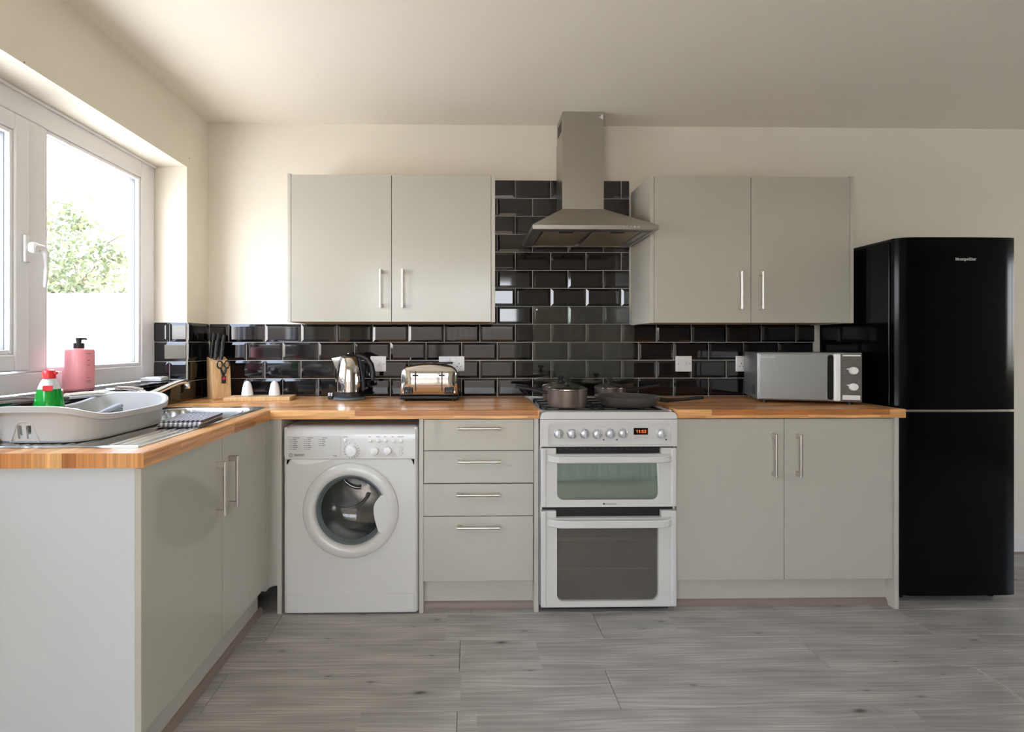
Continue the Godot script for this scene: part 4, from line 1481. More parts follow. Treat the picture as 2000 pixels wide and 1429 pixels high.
# ---------------------------------------------------------------- fridge freezer
func build_fridge() -> void:
	var x0 := 3.4585
	var x1 := 4.0080
	var o := Vector3((x0 + x1) / 2, 0, 0.28)
	var c := thing("fridge_freezer", "tall glossy black fridge freezer standing beside the worktop end", "fridge", o)
	T = Transform3D(Basis(), -o)
	var st := mb()
	rbox(st, Vector3(x0, 0.03, 0.02), Vector3(x1, 1.690, 0.500), 0.006)
	obj("cabinet", st, M.fridge_black, c)
	st = mb()
	rbox(st, Vector3(x0 + 0.004, 1.690, 0.03), Vector3(x1 - 0.004, 1.704, 0.515), 0.005)
	obj("top_cap", st, M.black_plastic, c)
	st = mb()
	rbox(st, Vector3(x0 + 0.012, 0.045, 0.500), Vector3(x1 - 0.012, 1.688, 0.512))
	obj("door_seal", st, M.gasket_black, c)
	var doors := [[0.9000, 1.7010, "fridge_door"], [0.0350, 0.8880, "freezer_door"]]
	for d in doors:
		st = mb()
		var poly := PackedVector2Array()
		poly.append(Vector2(x0, 0.512))
		poly.append(Vector2(x1, 0.512))
		# bowed front, tighter at the edges
		for i in 21:
			var t := i / 20.0
			var x := lerpf(x1, x0, t)
			var e := absf(2 * t - 1)
			poly.append(Vector2(x, 0.562 - 0.006 * e * e - (0.026 * pow(e, 14.0) if t > 0.5 else 0.004 * pow(e, 30.0))))
		# outline lies in (x, z): stand it up
		T = Transform3D(Basis(Vector3(1, 0, 0), Vector3(0, 0, 1), Vector3(0, -1, 0)), -o)
		if area2(poly) < 0: poly.reverse()
		prism(st, poly, -d[1], -d[0], true)
		T = Transform3D(Basis(), -o)
		var dn := obj(d[2], st, M.fridge_black, c)
		if d[2] == "fridge_door":
			T = Transform3D()
			text("badge", "Montpellier", 0.0165, Vector3(3.7680, 1.5990, 0.5625) - o, M.print_silver, dn, true, true)
			T = Transform3D(Basis(), -o)
	st = mb()
	rbox(st, Vector3(x0 + 0.03, 0.8895, 0.505), Vector3(x1 - 0.02, 0.8985, 0.545))
	obj("grip_strip", st, M.brushed_steel, c)
	st = mb()
	rbox(st, Vector3(x1 - 0.05, 0.8885, 0.52), Vector3(x1 - 0.014, 0.8995, 0.548), 0.002)
	obj("hinge", st, M.brushed_steel, c)
	for x in [x0 + 0.06, x1 - 0.05]:
		for z in [0.08, 0.48]:
			st = mb()
			lathe(st, [Vector2(0, 0), Vector2(0.02, 0), Vector2(0.02, 0.03), Vector2(0, 0.03)], Vector3(x, 0, z), 12)
			obj("foot", st, M.black_plastic, c)
	st = mb()
	rbox(st, Vector3(x0 + 0.01, 0.008, 0.06), Vector3(x1 - 0.09, 0.03, 0.49))
	obj("kick_plate", st, M.black_plastic, c)
	T = Transform3D()

# ---------------------------------------------------------------- cooker hood
func build_hood() -> void:
	var o := Vector3(2.066, 1.75, 0)
	var c := thing("cooker_hood", "stainless steel chimney cooker hood above the hob between wall cupboards", "hood", o)
	T = Transform3D(Basis(), -o)
	var z0 := 0.0125
	var zf := 0.470
	var xa := 1.7627
	var xb := 2.3685
	var ca := 1.9575
	var cb := 2.1805
	var cz := 0.185
	var yl := 1.7515
	var yh := 1.7735
	var yc := 1.9230
	var st := mb()
	# lower duct and the telescopic upper duct
	rbox(st, Vector3(ca, yc - 0.004, z0), Vector3(cb, 2.322, cz), 0.002, 1)
	obj("chimney", st, M.hood_steel, c)
	st = mb()
	rbox(st, Vector3(ca + 0.003, 2.322, z0), Vector3(cb - 0.003, CEIL - 0.001, cz - 0.003), 0.002, 1)
	var up := obj("upper_chimney", st, M.hood_steel, c)
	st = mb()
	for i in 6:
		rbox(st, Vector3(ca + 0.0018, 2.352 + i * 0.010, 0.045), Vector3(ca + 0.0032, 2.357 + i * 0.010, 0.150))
	obj("vent_grille", st, M.gasket_black, up)  # dark bars paint the shade inside the grille slots
	st = mb()
	prism(st, PackedVector2Array([Vector2(2.1570, 2.4120), Vector2(2.1765, 2.4020), Vector2(2.1765, 2.4290), Vector2(2.1700, 2.4280)]), cz - 0.0032, cz - 0.0026)
	obj("sticker", st, M.white_plastic, up)
	# canopy
	st = mb()
	var A := [Vector3(xa, yh, zf), Vector3(xb, yh, zf), Vector3(xb, yh, z0), Vector3(xa, yh, z0)]
	var B := [Vector3(ca, yc, cz), Vector3(cb, yc, cz), Vector3(cb, yc, z0), Vector3(ca, yc, z0)]
	for k in 4:
		var l := (k + 1) % 4
		quad(st, A[k], A[l], B[l], B[k])
	var e := 0.020
	rbox(st, Vector3(xa, yl, zf - e), Vector3(xb, yh, zf), 0.0015, 1)
	rbox(st, Vector3(xa, yl, z0), Vector3(xa + e, yh, zf - e), 0.0015, 1)
	rbox(st, Vector3(xb - e, yl, z0), Vector3(xb, yh, zf - e), 0.0015, 1)
	rbox(st, Vector3(xa + e, yl, z0), Vector3(xb - e, yh, z0 + e), 0.0015, 1)
	obj("canopy", st, M.hood_steel, c)
	st = mb()
	quad(st, Vector3(xa + e, yh - 0.004, z0), Vector3(xb - e, yh - 0.004, z0), Vector3(xb - e, yh - 0.004, zf - e), Vector3(xa + e, yh - 0.004, zf - e))
	rbox(st, Vector3(xa + e, yl + 0.002, zf - e - 0.05), Vector3(xb - e, yh - 0.005, zf - e))
	rbox(st, Vector3(xa + e, yl + 0.002, z0 + e), Vector3(xa + e + 0.035, yh - 0.005, zf - e - 0.05))
	obj("underside", st, M.hood_frame, c)
	for p in [[xa + 0.062, 2.052], [2.078, xb - 0.062]]:
		st = mb()
		rbox(st, Vector3(p[0], yl + 0.004, z0 + e + 0.004), Vector3(p[1], yl + 0.012, zf - e - 0.056), 0.002, 1)
		var fl := obj("grease_filter", st, M.filter_alu, c)
		st = mb()
		rbox(st, Vector3((p[0] + p[1]) / 2 - 0.035, yl + 0.001, zf - e - 0.075), Vector3((p[0] + p[1]) / 2 + 0.035, yl + 0.0042, zf - e - 0.058), 0.001, 1)
		obj("catch", st, M.black_plastic, fl)
	st = mb()
	rbox(st, Vector3(xb - 0.058, yl + 0.003, z0 + e + 0.004), Vector3(xb - e - 0.002, yl + 0.010, zf - e - 0.056), 0.002, 1)
	obj("side_strip", st, M.hood_steel, c)
	for i in 5:
		st = mb()
		T = Transform3D(Basis(Vector3.RIGHT, PI / 2), Vector3(2.2025 + i * 0.0172, (yl + yh) / 2 + 0.001, zf) - o)
		lathe(st, [Vector2(0.0045, 0), Vector2(0.0045, 0.002), Vector2(0.0035, 0.0032), Vector2(0, 0.0032)], Vector3.ZERO, 14)
		T = Transform3D(Basis(), -o)
		obj("button", st, M.polished_steel, c)
	T = Transform3D()

# ---------------------------------------------------------------- microwave
func build_microwave() -> void:
	# local origin at the front left foot corner, x along the front, z towards the viewer
	var c := thing("microwave_oven", "silver microwave with two white dials on the worktop beside the fridge", "microwave", Vector3(2.915, TOP, 0.345), deg_to_rad(-17.0))
	var w := 0.455
	var b := 0.0145
	var h := 0.252
	var st := mb()
	rbox(st, Vector3(0.004, b, -0.318), Vector3(w - 0.004, h, -0.03), 0.004)
	var body := obj("casing", st, M.microwave_silver, c)
	st = mb()
	for i in 5:
		for j in 6:
			rbox(st, Vector3(0.0032, 0.036 + j * 0.008, -0.070 - i * 0.014 - (j % 2) * 0.006), Vector3(0.0045, 0.0405 + j * 0.008, -0.062 - i * 0.014 - (j % 2) * 0.006))
	obj("vent_holes", st, M.gasket_black, body)  # small dark boxes stand in for the shade in the vent openings
	st = mb()
	rbox(st, Vector3(0, b, -0.03), Vector3(w, h + 0.001, -0.004), 0.006)
	obj("front_frame", st, M.microwave_silver, c)
	st = mb()
	rbox(st, Vector3(0.006, b + 0.005, -0.005), Vector3(0.306, h - 0.005, 0.008), 0.004)
	var d := obj("door", st, M.microwave_silver, c)
	text("brand_print", "RUSSELL HOBBS", 0.0085, Vector3(0.045, 0.2290, 0.0084), M.print_white, d)
	st = mb()
	prism(st, rrect(0.308, b + 0.010, 0.331, h - 0.010, 0.010), -0.006, 0.0045)
	obj("handle_recess", st, M.black_gloss, c)
	st = mb()
	rbox(st, Vector3(0.331, b + 0.004, -0.005), Vector3(0.360, h - 0.004, 0.016), 0.008, 3)
	obj("door_handle", st, M.white_plastic, d)
	st = mb()
	rbox(st, Vector3(0.362, b + 0.005, -0.005), Vector3(w - 0.006, h - 0.005, 0.007), 0.003)
	var p := obj("control_panel", st, M.microwave_panel, c)
	box("panel_strip", Vector3(0.368, h - 0.016, 0.007), Vector3(w - 0.012, h - 0.009, 0.0082), M.white_plastic, p)
	box("rating_sticker", Vector3(0.368, b + 0.012, 0.007), Vector3(w - 0.014, b + 0.034, 0.0076), M.white_plastic, p)
	st = mb()
	for i in 5:
		rbox(st, Vector3(0.372, 0.150 + i * 0.012, 0.007), Vector3(0.378, 0.1515 + i * 0.012, 0.0074))
		rbox(st, Vector3(0.432, 0.070 + i * 0.012, 0.007), Vector3(0.438, 0.0715 + i * 0.012, 0.0074))
	obj("panel_print", st, M.print_silver, p).set_meta("kind", "stuff")
	for y in [0.167, 0.089]:
		st = mb()
		T = Transform3D(Basis(Vector3.RIGHT, PI / 2), Vector3(0.412, y, 0.007))
		lathe(st, [Vector2(0.0185, 0), Vector2(0.0180, 0.014), Vector2(0.015, 0.018), Vector2(0, 0.0185)], Vector3.ZERO, 28)
		T = Transform3D()
		rbox(st, Vector3(0.384, y + 0.005, 0.008), Vector3(0.398, y + 0.011, 0.019), 0.002)
		obj("dial", st, M.white_plastic, c)
	for x in [0.04, w - 0.04]:
		for z in [-0.29, -0.04]:
			st = mb()
			lathe(st, [Vector2(0, 0), Vector2(0.012, 0), Vector2(0.012, b), Vector2(0, b)], Vector3(x, 0, z), 12)
			obj("foot", st, M.black_plastic, c)

# ---------------------------------------------------------------- kettle
func build_kettle() -> void:
	var c := thing("kettle", "stainless steel jug kettle with black handle on its base", "kettle", Vector3(0.822, TOP, 0.150))
	var st := mb()
	lathe(st, [Vector2(0, 0), Vector2(0.080, 0), Vector2(0.084, 0.005), Vector2(0.083, 0.012), Vector2(0.070, 0.018), Vector2(0, 0.018)], Vector3.ZERO, 40)
	obj("power_base", st, M.rubber_grey, c)
	st = mb()
	lathe(st, [Vector2(0.0, 0.018), Vector2(0.0765, 0.018), Vector2(0.0765, 0.040), Vector2(0.072, 0.043), Vector2(0, 0.043)], Vector3.ZERO, 40)
	obj("collar", st, M.black_plastic, c)
	st = mb()
	lathe(st, [Vector2(0.0735, 0.043), Vector2(0.0730, 0.08), Vector2(0.0705, 0.12), Vector2(0.0650, 0.165), Vector2(0.0575, 0.200), Vector2(0.050, 0.221), Vector2(0.046, 0.2275), Vector2(0.044, 0.229)], Vector3.ZERO, 48)
	# spout beak on the left
	for s in [1, -1]:
		var top := [Vector3(-0.040, 0.2275, 0.030 * s), Vector3(-0.092, 0.2185, 0.006 * s)]
		var low := [Vector3(-0.063, 0.160, 0.024 * s), Vector3(-0.078, 0.190, 0.008 * s)]
		var q := [top[0], top[1], low[1], low[0]]
		if s == 1: q.reverse()
		quad(st, q[0], q[1], q[2], q[3])
	quad(st, Vector3(-0.092, 0.2185, -0.006), Vector3(-0.078, 0.190, -0.008), Vector3(-0.078, 0.190, 0.008), Vector3(-0.092, 0.2185, 0.006))
	quad(st, Vector3(-0.078, 0.190, -0.008), Vector3(-0.063, 0.160, -0.024), Vector3(-0.063, 0.160, 0.024), Vector3(-0.078, 0.190, 0.008))
	obj("jug", st, M.polished_steel, c)
	st = mb()
	lathe(st, [Vector2(0.045, 0.2285), Vector2(0.043, 0.234), Vector2(0.030, 0.241), Vector2(0, 0.2435)], Vector3.ZERO, 32)
	obj("lid", st, M.black_plastic, c)
	st = mb()
	lathe(st, [Vector2(0.006, 0.2425), Vector2(0.005, 0.247), Vector2(0, 0.2485)], Vector3(-0.004, 0, 0), 14)
	obj("lid_knob", st, M.chrome, c)
	st = mb()
	tube(st, [Vector3(0.030, 0.236, 0), Vector3(0.062, 0.232, 0), Vector3(0.094, 0.217, 0), Vector3(0.116, 0.186, 0), Vector3(0.126, 0.145, 0), Vector3(0.124, 0.108, 0), Vector3(0.119, 0.100, 0)], [0.012, 0.014, 0.015, 0.0145, 0.0135, 0.012, 0.007], 12)
	tube(st, [Vector3(0.052, 0.215, 0), Vector3(0.068, 0.13, 0), Vector3(0.077, 0.05, 0)], [0.010, 0.012, 0.012], 10)
	tube(st, [Vector3(0.075, 0.055, 0), Vector3(0.098, 0.060, 0), Vector3(0.100, 0.085, 0)], [0.008, 0.008, 0.006], 8)
	obj("handle", st, M.black_plastic, c)
	# plug of the lead lying against the base
	st = mb()
	rbox(st, Vector3(-0.112, 0.0, -0.020), Vector3(-0.086, 0.018, 0.016), 0.005)
	obj("cord_outlet", st, M.black_plastic, c)
	st = mb()
	rbox(st, Vector3(-0.112, 0.018, -0.016), Vector3(-0.103, 0.034, 0.006), 0.002)
	rbox(st, Vector3(-0.098, 0.018, -0.016), Vector3(-0.090, 0.034, 0.006), 0.002)
	obj("cord_clip", st, M.white_plastic, c)

# ---------------------------------------------------------------- toaster
func build_toaster() -> void:
	var c := thing("toaster", "polished chrome four-slice toaster with black base on the worktop", "toaster", Vector3(1.255, TOP, 0.160))
	var st := mb()
	rbox(st, Vector3(-0.152, 0.008, -0.098), Vector3(0.152, 0.028, 0.100), 0.010, 3)
	obj("base", st, M.black_plastic, c)
	st = mb()
	# arched shell: outline in xy with domed shoulders, rounded front and back
	var poly := PackedVector2Array()
	poly.append(Vector2(-0.150, 0.028)); poly.append(Vector2(0.150, 0.028))
	poly.append(Vector2(0.149, 0.10))
	for i in 9:
		var a := i * PI / 16
		poly.append(Vector2(0.104 + 0.044 * cos(a), 0.136 + 0.048 * sin(a)))
	for i in range(1, 8):
		var t := i / 8.0
		poly.append(Vector2(lerpf(0.104, -0.104, t), 0.184 + 0.012 * sin(t * PI)))
	for i in 9:
		var a := PI / 2 + i * PI / 16
		poly.append(Vector2(-0.104 + 0.044 * cos(a), 0.136 + 0.048 * sin(a)))
	poly.append(Vector2(-0.149, 0.10))
	# rounded front: nested outlines
	var zs := [[0.100, 0.016], [0.0975, 0.010], [0.092, 0.0045], [0.083, 0.0012], [0.072, 0.0]]
	var rings := []
	for z in zs:
		rings.append([z[0], inset(poly, z[1])])
	var back := []
	for z in zs:
		back.append([-z[0], inset(poly, z[1])])
	back.reverse()
	loft(st, rings + back, false)
	bulged_cap(st, rings[0][1], 0.100, 0.012)
	bulged_cap(st, rings[0][1], -0.100, -0.006)
	obj("shell", st, M.polished_steel, c)
	for x in [-0.068, 0.068]:
		st = mb()
		rbox(st, Vector3(x - 0.003, 0.055, 0.0985), Vector3(x + 0.003, 0.155, 0.1126), 0.0008, 1)
		obj("lever_slot", st, M.black_plastic, c)
		st = mb()
		rbox(st, Vector3(x - 0.016, 0.131, 0.1005), Vector3(x + 0.016, 0.138, 0.126), 0.003)
		rbox(st, Vector3(x - 0.004, 0.124, 0.1005), Vector3(x + 0.004, 0.146, 0.119), 0.002)
		obj("lever", st, M.black_plastic, c)
	for x in [-0.105, 0.105]:
		st = mb()
		rbox(st, Vector3(x - 0.024, 0.040, 0.0985), Vector3(x + 0.024, 0.074, 0.1115), 0.006, 3)
		T = Transform3D(Basis(Vector3.RIGHT, PI / 2), Vector3(x, 0.057, 0.1105))
		lathe(st, [Vector2(0.014, 0), Vector2(0.0125, 0.012), Vector2(0, 0.0128)], Vector3.ZERO, 20)
		T = Transform3D()
		obj("browning_knob", st, M.black_gloss, c)
	for p in [[-0.068, -0.035], [-0.068, 0.035], [0.068, -0.035], [0.068, 0.035]]:
		st = mb()
		rbox(st, Vector3(p[0] - 0.052, 0.1890, p[1] - 0.013), Vector3(p[0] + 0.052, 0.1985, p[1] + 0.013), 0.003)
		obj("slot_collar", st, M.black_plastic, c)
	for x in [-0.125, 0.125]:
		for z in [-0.075, 0.085]:
			st = mb()
			lathe(st, [Vector2(0, 0), Vector2(0.008, 0), Vector2(0.009, 0.009), Vector2(0, 0.009)], Vector3(x, 0, z), 10)
			obj("foot", st, M.black_plastic, c)

func inset(poly: PackedVector2Array, d: float) -> PackedVector2Array:
	var out := PackedVector2Array()
	var n := poly.size()
	for i in n:
		var a := (poly[i] - poly[(i + n - 1) % n]).normalized()
		var b := (poly[(i + 1) % n] - poly[i]).normalized()
		var m := Vector2(-(a.y + b.y), a.x + b.x).normalized()
		var k := m.dot(Vector2(-a.y, a.x))
		var p := poly[i] + m * d / maxf(k, 0.5)
		p.y = maxf(p.y, poly[0].y)
		out.append(p)
	return out

# skin over outlines [z, polygon] listed from front (large z) to back, capped at both ends
func bulged_cap(st, poly: PackedVector2Array, z: float, bulge: float) -> void:
	var y0 := 1e9
	var y1 := -1e9
	for p in poly:
		y0 = minf(y0, p.y)
		y1 = maxf(y1, p.y)
	var ny := 20
	var nx := 24
	var at := func(i: float, j: float) -> Vector3:
		var y := lerpf(y0, y1 - 0.0005, j / ny)
		var hw := 0.0
		for k in poly.size():
			var a := poly[k]
			var b := poly[(k + 1) % poly.size()]
			if (a.y - y) * (b.y - y) <= 0 and absf(a.y - b.y) > 1e-7:
				hw = maxf(hw, absf(lerpf(a.x, b.x, (y - a.y) / (b.y - a.y))))
		if j < 0.01: hw = absf(poly[0].x)
		var u := 2.0 * i / nx - 1.0
		var v := 2.0 * j / ny - 1.0
		return Vector3(u * hw, y, z + bulge * (1.0 - pow(absf(u), 6.0)) * (1.0 - v * v))
	var nrm := func(i: float, j: float) -> Vector3:
		var d: Vector3 = (at.call(minf(i + 0.5, nx), j) - at.call(maxf(i - 0.5, 0), j)).cross(at.call(i, minf(j + 0.5, ny)) - at.call(i, maxf(j - 0.5, 0)))
		return d.normalized() * signf(z)
	for j in ny:
		for i in nx:
			var ps := [at.call(i, j), at.call(i + 1, j), at.call(i + 1, j + 1), at.call(i, j + 1)]
			var ns := [nrm.call(i, j), nrm.call(i + 1, j), nrm.call(i + 1, j + 1), nrm.call(i, j + 1)]
			if z < 0:
				ps.reverse(); ns.reverse()
			nquad(st, ps, ns)

func loft(st, rings: Array, caps := true) -> void:
	var n: int = rings[0][1].size()
	var pos := []
	var nor := []
	for r in rings:
		var row := []
		for p in r[1]:
			row.append(Vector3(p.x, p.y, r[0]))
		pos.append(row)
	for i in pos.size():
		var row := []
		for k in n:
			var du: Vector3 = pos[i][(k + 1) % n] - pos[i][(k + n - 1) % n]
			var dv: Vector3 = pos[mini(i + 1, pos.size() - 1)][k] - pos[maxi(i - 1, 0)][k]
			row.append(dv.cross(du).normalized())
		nor.append(row)
	for i in pos.size() - 1:
		for k in n:
			var l := (k + 1) % n
			nquad(st, [pos[i + 1][k], pos[i + 1][l], pos[i][l], pos[i][k]], [nor[i + 1][k], nor[i + 1][l], nor[i][l], nor[i][k]])
	for e in ([0, pos.size() - 1] if caps else []):
		var poly: PackedVector2Array = rings[e][1]
		var idx := Geometry2D.triangulate_polygon(poly)
		for i in range(0, idx.size(), 3):
			var a := poly[idx[i]]
			var b := poly[idx[i + 1]]
			var q := poly[idx[i + 2]]
			if ((b - a).cross(q - a) < 0) == (e == 0):
				var t := b
				b = q
				q = t
			var z: float = rings[e][0]
			ftri(st, Vector3(a.x, a.y, z), Vector3(b.x, b.y, z), Vector3(q.x, q.y, z))

# ---------------------------------------------------------------- knife block, knives, scissors
func build_knife_block() -> void:
	var at := Vector3(0.112, TOP, 0.105)
	var turn := 0.74
	var c := thing("knife_block", "upright beech knife block in the corner by the window", "knife block", at, turn)
	var st := mb()
	# side outline in (z, y): leans back, slanting top
	prism_x(st, [Vector2(-0.055, 0.0), Vector2(0.045, 0.0), Vector2(0.048, 0.004), Vector2(0.030, 0.195), Vector2(-0.060, 0.225), Vector2(-0.066, 0.22)], -0.045, 0.045)
	obj("block", st, M.beech, c)
	var base := Transform3D(Basis(Vector3.UP, turn), at)
	var slots := [[-0.030, -0.045, 0.152, 0.0112], [-0.004, -0.048, 0.150, 0.0112], [0.024, -0.046, 0.140, 0.0108], [-0.018, -0.018, 0.120, 0.011], [0.012, -0.018, 0.118, 0.011]]
	var names := ["black-handled knife with rounded steel-capped end, tallest in the beech block", "black-handled cook's knife in the middle rear slot of the block", "black-handled carving knife in the rear slot beside the tiles", "shorter black-handled utility knife in the front row of the block", "shorter black-handled paring knife in front row beside scissors"]
	for i in slots.size():
		var s: Array = slots[i]
		var k := thing("kitchen_knife", names[i], "knife", base * Vector3(s[0], 0.212 - (s[1] + 0.06) * 0.33, s[1]), turn, "knives in the beech block")
		st = mb()
		var h: float = s[2]
		var lean := Vector3(0.10, 1, -0.03).normalized()
		tube(st, [lean * 0.002, lean * h * 0.3, lean * h * 0.7, lean * h * 0.92, lean * h], [s[3] * 0.8, s[3] * 0.95, s[3], s[3] * 1.08, s[3] * 0.6], 10, 1.0, Vector3.BACK)
		var hd := obj("handle", st, M.black_plastic, k)
		st = mb()
		for f in [0.3, 0.55, 0.8]:
			T = Transform3D(Basis(Vector3.RIGHT, PI / 2), lean * h * f + Vector3(0, 0, s[3] * 0.93))
			lathe(st, [Vector2(0.0016, 0), Vector2(0.0016, 0.0005), Vector2(0, 0.0006)], Vector3.ZERO, 8)
		T = Transform3D()
		obj("rivet", st, M.brushed_steel, hd)
		st = mb()
		rbox(st, Vector3(-0.001, -0.0, -s[3] * 0.8), Vector3(0.001, 0.004, s[3] * 0.8))
		obj("bolster", st, M.brushed_steel, k)
	# scissors hung on the front face
	var sc := thing("kitchen_scissors", "black-handled scissors with a red pivot on the knife block front", "scissors", base * Vector3(0.008, 0.085, 0.0435), turn)
	st = mb()
	for s in [-1.0, 1.0]:
		var pts := []
		for i in 15:
			var a := TAU * i / 14.0
			pts.append(Vector3(s * 0.018 + cos(a) * 0.013, 0.100 + sin(a) * 0.020, -0.004))
		tube(st, pts, 0.0042, 8)
		tube(st, [Vector3(s * 0.014, 0.081, -0.003), Vector3(s * 0.006, 0.055, -0.001), Vector3(-s * 0.002, 0.03, 0.001)], [0.005, 0.006, 0.007], 8)
	obj("grip", st, M.black_plastic, sc)
	st = mb()
	T = Transform3D(Basis(Vector3.RIGHT, PI / 2 - 0.09), Vector3(0, 0.026, 0.006))
	lathe(st, [Vector2(0.0085, 0), Vector2(0.008, 0.003), Vector2(0, 0.0035)], Vector3.ZERO, 18)
	T = Transform3D()
	obj("pivot_cap", st, M.red_dot, sc)
	st = mb()
	rbox(st, Vector3(-0.011, 0.000, -0.001), Vector3(0.011, 0.038, 0.0055), 0.002)
	obj("holder", st, M.black_plastic, sc)

func build_board() -> void:
	var st := mb()
	var c := thing("chopping_board", "beech chopping board with white salt and pepper shakers on it", "chopping board", Vector3(0.360, TOP, 0.170), 0.10)
	rbox(st, Vector3(-0.165, 0.0, -0.072), Vector3(0.165, 0.020, 0.072), 0.004)
	obj("board", st, M.beech, c)
	for p in [[0.2870, 0.165, "white ceramic shaker on the chopping board end nearest the knife block"], [0.4250, 0.150, "white ceramic shaker on the chopping board end nearest the kettle"]]:
		var s := thing("shaker", p[2], "shaker", Vector3(p[0], TOP + 0.0205, p[1]), 0.0, "salt and pepper shakers")
		st = mb()
		lathe(st, [Vector2(0, 0), Vector2(0.026, 0), Vector2(0.0295, 0.004), Vector2(0.0285, 0.016), Vector2(0.0235, 0.045), Vector2(0.0195, 0.062), Vector2(0.014, 0.073), Vector2(0.006, 0.0785), Vector2(0, 0.0795)], Vector3.ZERO, 32)
		obj("body", st, M.white_ceramic, s)
		st = mb()
		for i in 3:
			lathe(st, [Vector2(0.0012, 0.0775), Vector2(0.0012, 0.0800), Vector2(0, 0.0800)], Vector3(-0.005 + i * 0.005, 0, 0.002), 8)
		obj("pour_hole", st, M.gasket_black, s)

# ---------------------------------------------------------------- sockets
func socket_holes(st, x: float, y: float, z: float) -> void:
	rbox(st, Vector3(x - 0.002, y + 0.006, z), Vector3(x + 0.002, y + 0.014, z + 0.0004))
	rbox(st, Vector3(x - 0.013, y - 0.008, z), Vector3(x - 0.007, y - 0.004, z + 0.0004))
	rbox(st, Vector3(x + 0.007, y - 0.008, z), Vector3(x + 0.013, y - 0.004, z + 0.0004))

func build_sockets() -> void:
	var defs := [
		[0.9097, 0.9970, 1.0510, 1.1365, "spur", "white switched spur plate on the black tiles right of the kettle"],
		[1.2930, 1.4370, 1.0510, 1.1360, "double", "white double socket on the black tiles above the toaster"],
		[2.6355, 2.7265, 1.0490, 1.1370, "spur", "white switch plate on the black tiles right of the hob"],
		[2.9800, 3.1240, 1.0490, 1.1370, "double", "white double socket on the tiles half hidden behind the microwave"]]
	for d in defs:
		var c := thing("wall_socket", d[5], "socket", Vector3((d[0] + d[1]) / 2, (d[2] + d[3]) / 2, 0.0102))
		var w: float = d[1] - d[0]
		var h: float = d[3] - d[2]
		var st := mb()
		rbox(st, Vector3(-w / 2, -h / 2, 0), Vector3(w / 2, h / 2, 0.0095), 0.003)
		obj("plate", st, M.white_plastic, c)
		if d[4] == "double":
			for s in [-1, 1]:
				st = mb()
				rbox(st, Vector3(s * 0.018 - 0.008, 0.012, 0.0095), Vector3(s * 0.018 + 0.008, 0.034, 0.013), 0.003)
				obj("rocker", st, M.white_plastic, c)
				st = mb()
				socket_holes(st, s * 0.042, -0.008, 0.0095)
				obj("pin_holes", st, M.gasket_black, c)
		else:
			st = mb()
			rbox(st, Vector3(-0.010, -0.012, 0.0095), Vector3(0.010, 0.012, 0.0135), 0.003)
			obj("rocker", st, M.white_plastic, c)
			st = mb()
			for s in [-1, 1]:
				T = Transform3D(Basis(Vector3.RIGHT, PI / 2), Vector3(s * w * 0.36, 0, 0.0095))
				lathe(st, [Vector2(0.003, 0), Vector2(0.003, 0.0005), Vector2(0, 0.0005)], Vector3.ZERO, 10)
			T = Transform3D()
			obj("screw", st, M.spacer_grey, c)

# ---------------------------------------------------------------- sink and what stands round it
func sink_height(x: float, z: float) -> float:
	# x 0..0.46 across from the wall side, z 0..0.92 from the far end to the near end; height over the worktop
	var h := 0.004
	var ex := minf(x, 0.46 - x)
	var ez := minf(z, 0.92 - z)
	var e := minf(ex, ez)
	if e < 0.012: return 0.0012 + 0.0045 * sin(clampf(e / 0.012, 0, 1) * PI / 2)
	h = 0.0045
	# bowl
	var bx := absf(x - 0.245)
	var bz := absf(z - 0.225)
	var qx := maxf(bx - 0.10, 0.0)
	var qz := maxf(bz - 0.10, 0.0)
	var d := sqrt(qx * qx + qz * qz)
	if d < 0.088:
		var t := clampf((0.088 - d) / 0.022, 0, 1)
		h = lerpf(0.0045, -0.145, t * t * (3 - 2 * t))
	# ribbed drainer
	elif z > 0.47 and z < 0.90 and x > 0.06 and x < 0.435:
		var t := clampf(minf(minf(z - 0.47, 0.90 - z), minf(x - 0.06, 0.435 - x)) / 0.015, 0, 1)
		h = 0.0045 - 0.006 * t + 0.0045 * t * pow(absf(sin((x - 0.06) / 0.030 * PI)), 1.5)
	return h

func build_sink() -> void:
	var c := thing("kitchen_sink", "inset stainless steel sink with ribbed drainer under the window", "sink", Vector3(0.060, TOP, 0.510))
	var st := mb()
	var nx := 132
	var nz := 184
	var hs := []
	for j in nz + 1:
		var row := PackedFloat32Array()
		for i in nx + 1:
			row.append(sink_height(0.46 * i / nx, 0.92 * j / nz))
		hs.append(row)
	var dx := 0.46 / nx
	var dz := 0.92 / nz
	for j in nz:
		for i in nx:
			var ps := []
			var ns := []
			for e in [[i, j + 1], [i + 1, j + 1], [i + 1, j], [i, j]]:
				var a: int = e[0]
				var b: int = e[1]
				ps.append(Vector3(a * dx, hs[b][a], b * dz))
				var gx: float = (hs[b][mini(a + 1, nx)] - hs[b][maxi(a - 1, 0)]) / (2 * dx)
				var gz: float = (hs[mini(b + 1, nz)][a] - hs[maxi(b - 1, 0)][a]) / (2 * dz)
				ns.append(Vector3(-gx, 1, -gz).normalized())
			nquad(st, ps, ns)
	obj("basin", st, M.sink_steel, c)
	st = mb()
	lathe(st, [Vector2(0.04, -0.1435), Vector2(0.032, -0.142), Vector2(0.025, -0.1445), Vector2(0, -0.1445)], Vector3(0.245, 0, 0.225), 24)
	obj("waste", st, M.chrome, c)

